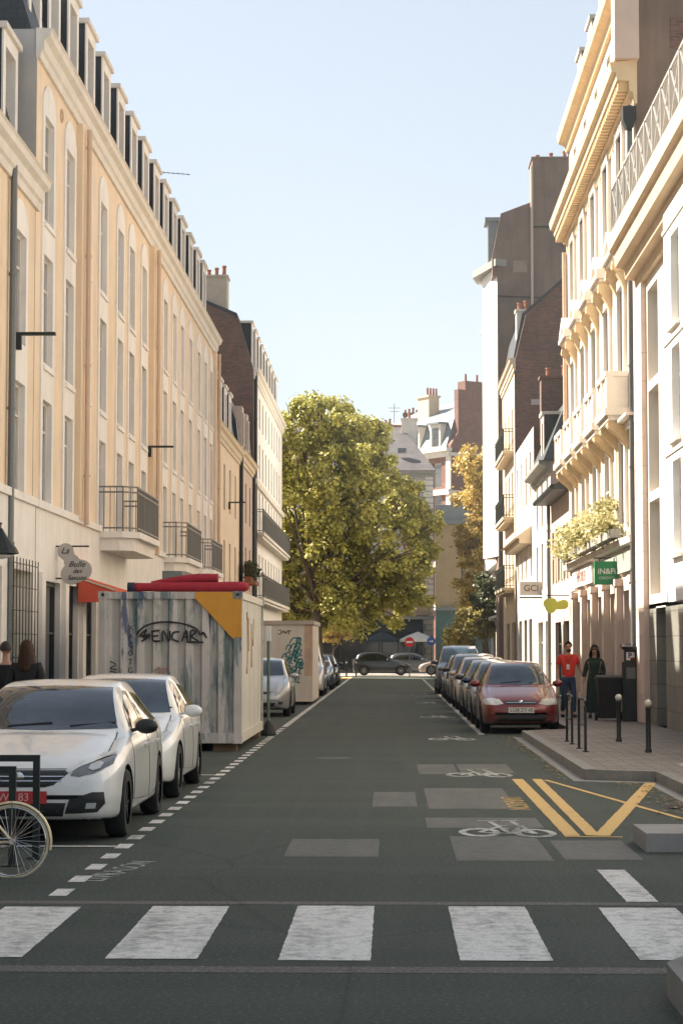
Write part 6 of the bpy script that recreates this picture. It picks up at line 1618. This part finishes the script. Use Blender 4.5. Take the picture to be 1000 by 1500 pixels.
def shirt(t, arms, m, sleeve=.5, long_=False):
    ch = [[('w', (0, 0, .88), (.19, .15)), ('a', (0, 0, 1.1), (.155, .12)), ('c', (0, 0, 1.32), (.17, .125)), ('n', (0, .005, 1.43), (.10, .08))]]
    for s in (1, -1):
        sh, el, wr_ = [Vector(q) for q in arms[s]]
        seq = [('c', (0, 0, 1.32), .16), ('s%d' % s, tuple(sh), .076), ('e%d' % s, tuple(sh.lerp(el, .75 if not long_ else 1)), .062)]
        if long_: seq.append(('f%d' % s, tuple(wr_), .045))
        ch.append(seq)
    return tube_cloth(t, 'shirt' if not long_ else 'coat', ch, m)
def trousers(t, legs, m):
    ch = [[('p', (0, 0, 1.0), (.17, .135)), ('q', (0, 0, .90), (.17, .135))]]
    for s in (1, -1):
        h, k, a = legs[s]; ch.append([('q', (0, 0, .90), .15), ('h%d' % s, (h[0], h[1], h[2]-.06), .10), ('k%d' % s, k, .074), ('a%d' % s, (a[0], a[1], a[2]+.03), .058)])
    return tube_cloth(t, 'trousers', ch, m)
def shoes(t, legs, m):
    b = B()
    for s in (1, -1):
        a = legs[s][2]; b.ball((a[0]+s*.008, a[1]-.06, .045), 1, 12, (.048, .13, .045))
    put('shoes', b, m, t, world=False, smooth='all')
def cap_hair(t, m, long_=0, seed=1, front=.55):
    b = B(); rnd = random.Random(seed); rows = 10; n = 26; g = []
    for i in range(rows+1):
        th = (math.pi*.56)*i/rows; ring = []
        for k in range(n):
            a = 2*math.pi*k/n
            fr = max(0, -math.sin(a))                    # facing -y: shorter over the brow
            tt = th*(1-.38*fr*front/.55)
            r = 1.0+.04*math.sin(k*2.7+i)*(i/rows)
            ring.append(b.bm.verts.new((.096*math.sin(tt)*math.cos(a)*r, .0+.112*math.sin(tt)*math.sin(a)*r, 1.685+.115*math.cos(tt))))
        g.append(ring)
    for i in range(rows):
        for k in range(n): b.bm.faces.new([g[i][k], g[i][(k+1) % n], g[i+1][(k+1) % n], g[i+1][k]])
    if long_:
        ks = [k for k in range(n) if math.sin(2*math.pi*k/n) > -.35]
        ks = sorted(ks, key=lambda k: (2*math.pi*k/n+math.pi*.5) % (2*math.pi))
        prev = [g[-1][k] for k in ks]
        for j in range(1, 9):
            cur = []
            for v0, k in zip([g[-1][k] for k in ks], ks):
                w_ = 1+.35*math.sin(j/8*math.pi*.8)+.05*math.sin(k*3.1+j)
                cur.append(b.bm.verts.new((v0.co.x*w_, v0.co.y*(1+.1*j/8)+.01*math.sin(k*2+j), v0.co.z-long_*j/8-.012*math.sin(k*1.9)*(j/8))))
            for a in range(len(ks)-1): b.bm.faces.new([prev[a], prev[a+1], cur[a+1], cur[a]])
            prev = cur
        r = bmesh.ops.solidify(b.bm, geom=b.bm.faces[:], thickness=.012)
    put('hair', b, m, t, world=False, smooth='all')
hair_br = M('brown_hair', (.06, .03, .018), .6, .4, 20, obj=True); hair_dk = M('dark_hair', (.02, .014, .012), .6, .3, 20, obj=True)
denim = M('denim', (.03, .05, .10), .85, .2, 8, obj=True); red_t = M('red_tshirt', (.62, .045, .03), .85, .12, 6, obj=True); blk_t = M('black_cloth', (.012, .013, .015), .9, .2, 6, obj=True); grn = M('green_dress', (.010, .030, .020), .85, .5, 14, obj=True)
shoe = flat('dark_shoe', (.02, .02, .02), .6)
# man in red
t, ar, lg = person('man in a red T-shirt and jeans walking towards the camera on the right pavement', (4.2, 48.6, .13), .14, 1.0, arms={1: ((.19, .01, 1.42), (.27, .05, 1.17), (.33, -.12, .98)), -1: ((-.19, .01, 1.42), (-.26, .04, 1.15), (-.25, -.06, .90))}, legs={1: ((.09, 0, .90), (.10, -.10, .50), (.10, -.12, .08)), -1: ((-.09, 0, .90), (-.10, -.01, .50), (-.11, .16, .11))})
shirt(t, ar, red_t); trousers(t, lg, denim); shoes(t, lg, shoe)
cap_hair(t, hair_dk, 0, front=1.0)
b = B(); b.ball((0, -.07, 1.575), 1, 12, (.058, .045, .04)); put('beard', b, hair_dk, t, world=False, smooth='all')
b = B(); b.box(-.075, -.005, -.155, -.148, 1.13, 1.25); put('badge_card', b, white_c, t, world=False)
b = B(); b.tube([(-.09, -.06, 1.45), (-.045, -.145, 1.3), (-.04, -.15, 1.25)], .006, 5); b.tube([(.07, -.07, 1.45), (-.02, -.145, 1.3), (-.04, -.15, 1.25)], .006, 5); put('lanyard', b, blk_t, t, world=False)
# woman in green
t, ar, lg = person('woman in a long dark green dress walking beside the man in red', (4.78, 48.2, .13), -.12, .96, arms={1: ((.165, .01, 1.40), (.22, .03, 1.14), (.20, -.12, .97)), -1: ((-.165, .01, 1.40), (-.23, .04, 1.14), (-.27, -.05, .94))})
b = B(); rnd = random.Random(2); prof = [(.085, 1.44), (.155, 1.40), (.17, 1.30), (.15, 1.12), (.165, .98), (.19, .85), (.20, .6), (.215, .4), (.225, .2), (.235, .13)]; n = 36; g = []
for i, (r, z) in enumerate(prof):
    g.append([b.bm.verts.new((r*math.cos(2*math.pi*k/n)*(1+.06*math.sin(k*1.75)*max(0, i-3)/6), r*.72*math.sin(2*math.pi*k/n)*(1+.06*math.sin(k*1.75)*max(0, i-3)/6), z)) for k in range(n)])
for i in range(len(g)-1):
    for k in range(n): b.bm.faces.new([g[i][k], g[i][(k+1) % n], g[i+1][(k+1) % n], g[i+1][k]])
put('dress', b, grn, t, world=False, smooth='all')
tube_cloth(t, 'sleeves', [[('c', (0, .01, 1.36), .10), ('s%d' % s, ar[s][0], .068), ('e%d' % s, ar[s][1], .06), ('w%d' % s, tuple(Vector(ar[s][1]).lerp(Vector(ar[s][2]), .8)), .06)] for s in (1, -1)], grn)
shoes(t, lg, shoe); cap_hair(t, hair_br, .22, 3)
b = B(); b.box(-.058, -.006, -.098, -.090, 1.658, 1.69); b.box(.006, .058, -.098, -.090, 1.658, 1.69); b.box(-.006, .006, -.096, -.091, 1.676, 1.684); put('sunglasses', b, black_c, t, world=False)
b = B(); b.ball((.26, -.02, .80), 1, 12, (.05, .13, .13)); b.tube([(.23, -.06, .88), (.24, -.1, .95), (.25, .02, .95), (.26, .04, .88)], .008, 6); bg_ = solo('handbag', b, M('brown_leather', (.16, .08, .04), .6), 'small brown handbag held by the woman in green', 'bag', (0, 0, 0), smooth='all'); bg_.location = (4.78, 48.2, .13)
# two walking away at the left
t, ar, lg = person('woman with long brown hair and dark clothes seen from behind on the left pavement', (-5.02, 28.3, .13), R(175), .97)
shirt(t, ar, blk_t, long_=True); trousers(t, lg, blk_t); shoes(t, lg, shoe); cap_hair(t, M('auburn_hair', (.09, .035, .015), .55, .4, 25, obj=True), .32, 7)
t, ar, lg = person('person with short dark hair at the left edge, next to the long-haired woman', (-5.38, 28.7, .13), R(190), .96)
shirt(t, ar, blk_t, long_=True); trousers(t, lg, denim); shoes(t, lg, shoe); cap_hair(t, hair_dk, 0, 5)
# ================================================================== AIR
hz = B(); hz.box(-130, 130, -40, 215, -1.2, 34)
m = bpy.data.materials.new('air'); m.use_nodes = True; nt = m.node_tree; nt.nodes.clear()
ou = nt.nodes.new('ShaderNodeOutputMaterial'); pv = nt.nodes.new('ShaderNodeVolumePrincipled')
pv.inputs['Color'].default_value = (.93, .96, .97, 1); pv.inputs['Density'].default_value = .0004; pv.inputs['Anisotropy'].default_value = .3
nt.links.new(pv.outputs[0], ou.inputs['Volume'])
hzo = put('haze', hz, m); tag(hzo, kind='stuff')
scene.cycles.volume_bounces = 0
# ================================================================== SMALL STREET DETAIL
rl = random.Random(8); b = B()
for i in range(520):                           # fallen leaves caught along the kerbs and between the cars
    side = rl.random()
    if side < .45: x, y = -4.6+abs(rl.gauss(0, .35)), rl.uniform(12, 60)
    elif side < .75: x, y = 2.45-abs(rl.gauss(0, .12)), rl.uniform(27.5, 41)
    else: x, y = 3.3-abs(rl.gauss(0, .2)), rl.uniform(19, 27)
    a = rl.uniform(0, 6.28); s = rl.uniform(.03, .06); z = .012+rl.uniform(0, .006)
    b.face([(x+s*math.cos(a+k*1.57)*(1 if k % 2 else .6), y+s*math.sin(a+k*1.57)*(1 if k % 2 else .6), z+.006*(k % 2)) for k in range(4)])
tag(put('fallen_leaves', b, M('dry_leaf', (.30, .19, .07), .8, .4, 12)), kind='stuff')
# drain grate by the right kerb
b = B(); b.box(3.02, 3.30, 22.6, 23.2, -.002, .006)
for i in range(7): b.box(3.04, 3.28, 22.64+i*.08, 22.68+i*.08, .0061, .012)
solo('drain_grate', b, M('cast_iron', (.05, .045, .04), .6, .3, 9, metal=.6), 'small iron drain grate in the gutter beside the yellow delivery bay', 'drain grate', (3.16, 22.9, 0))
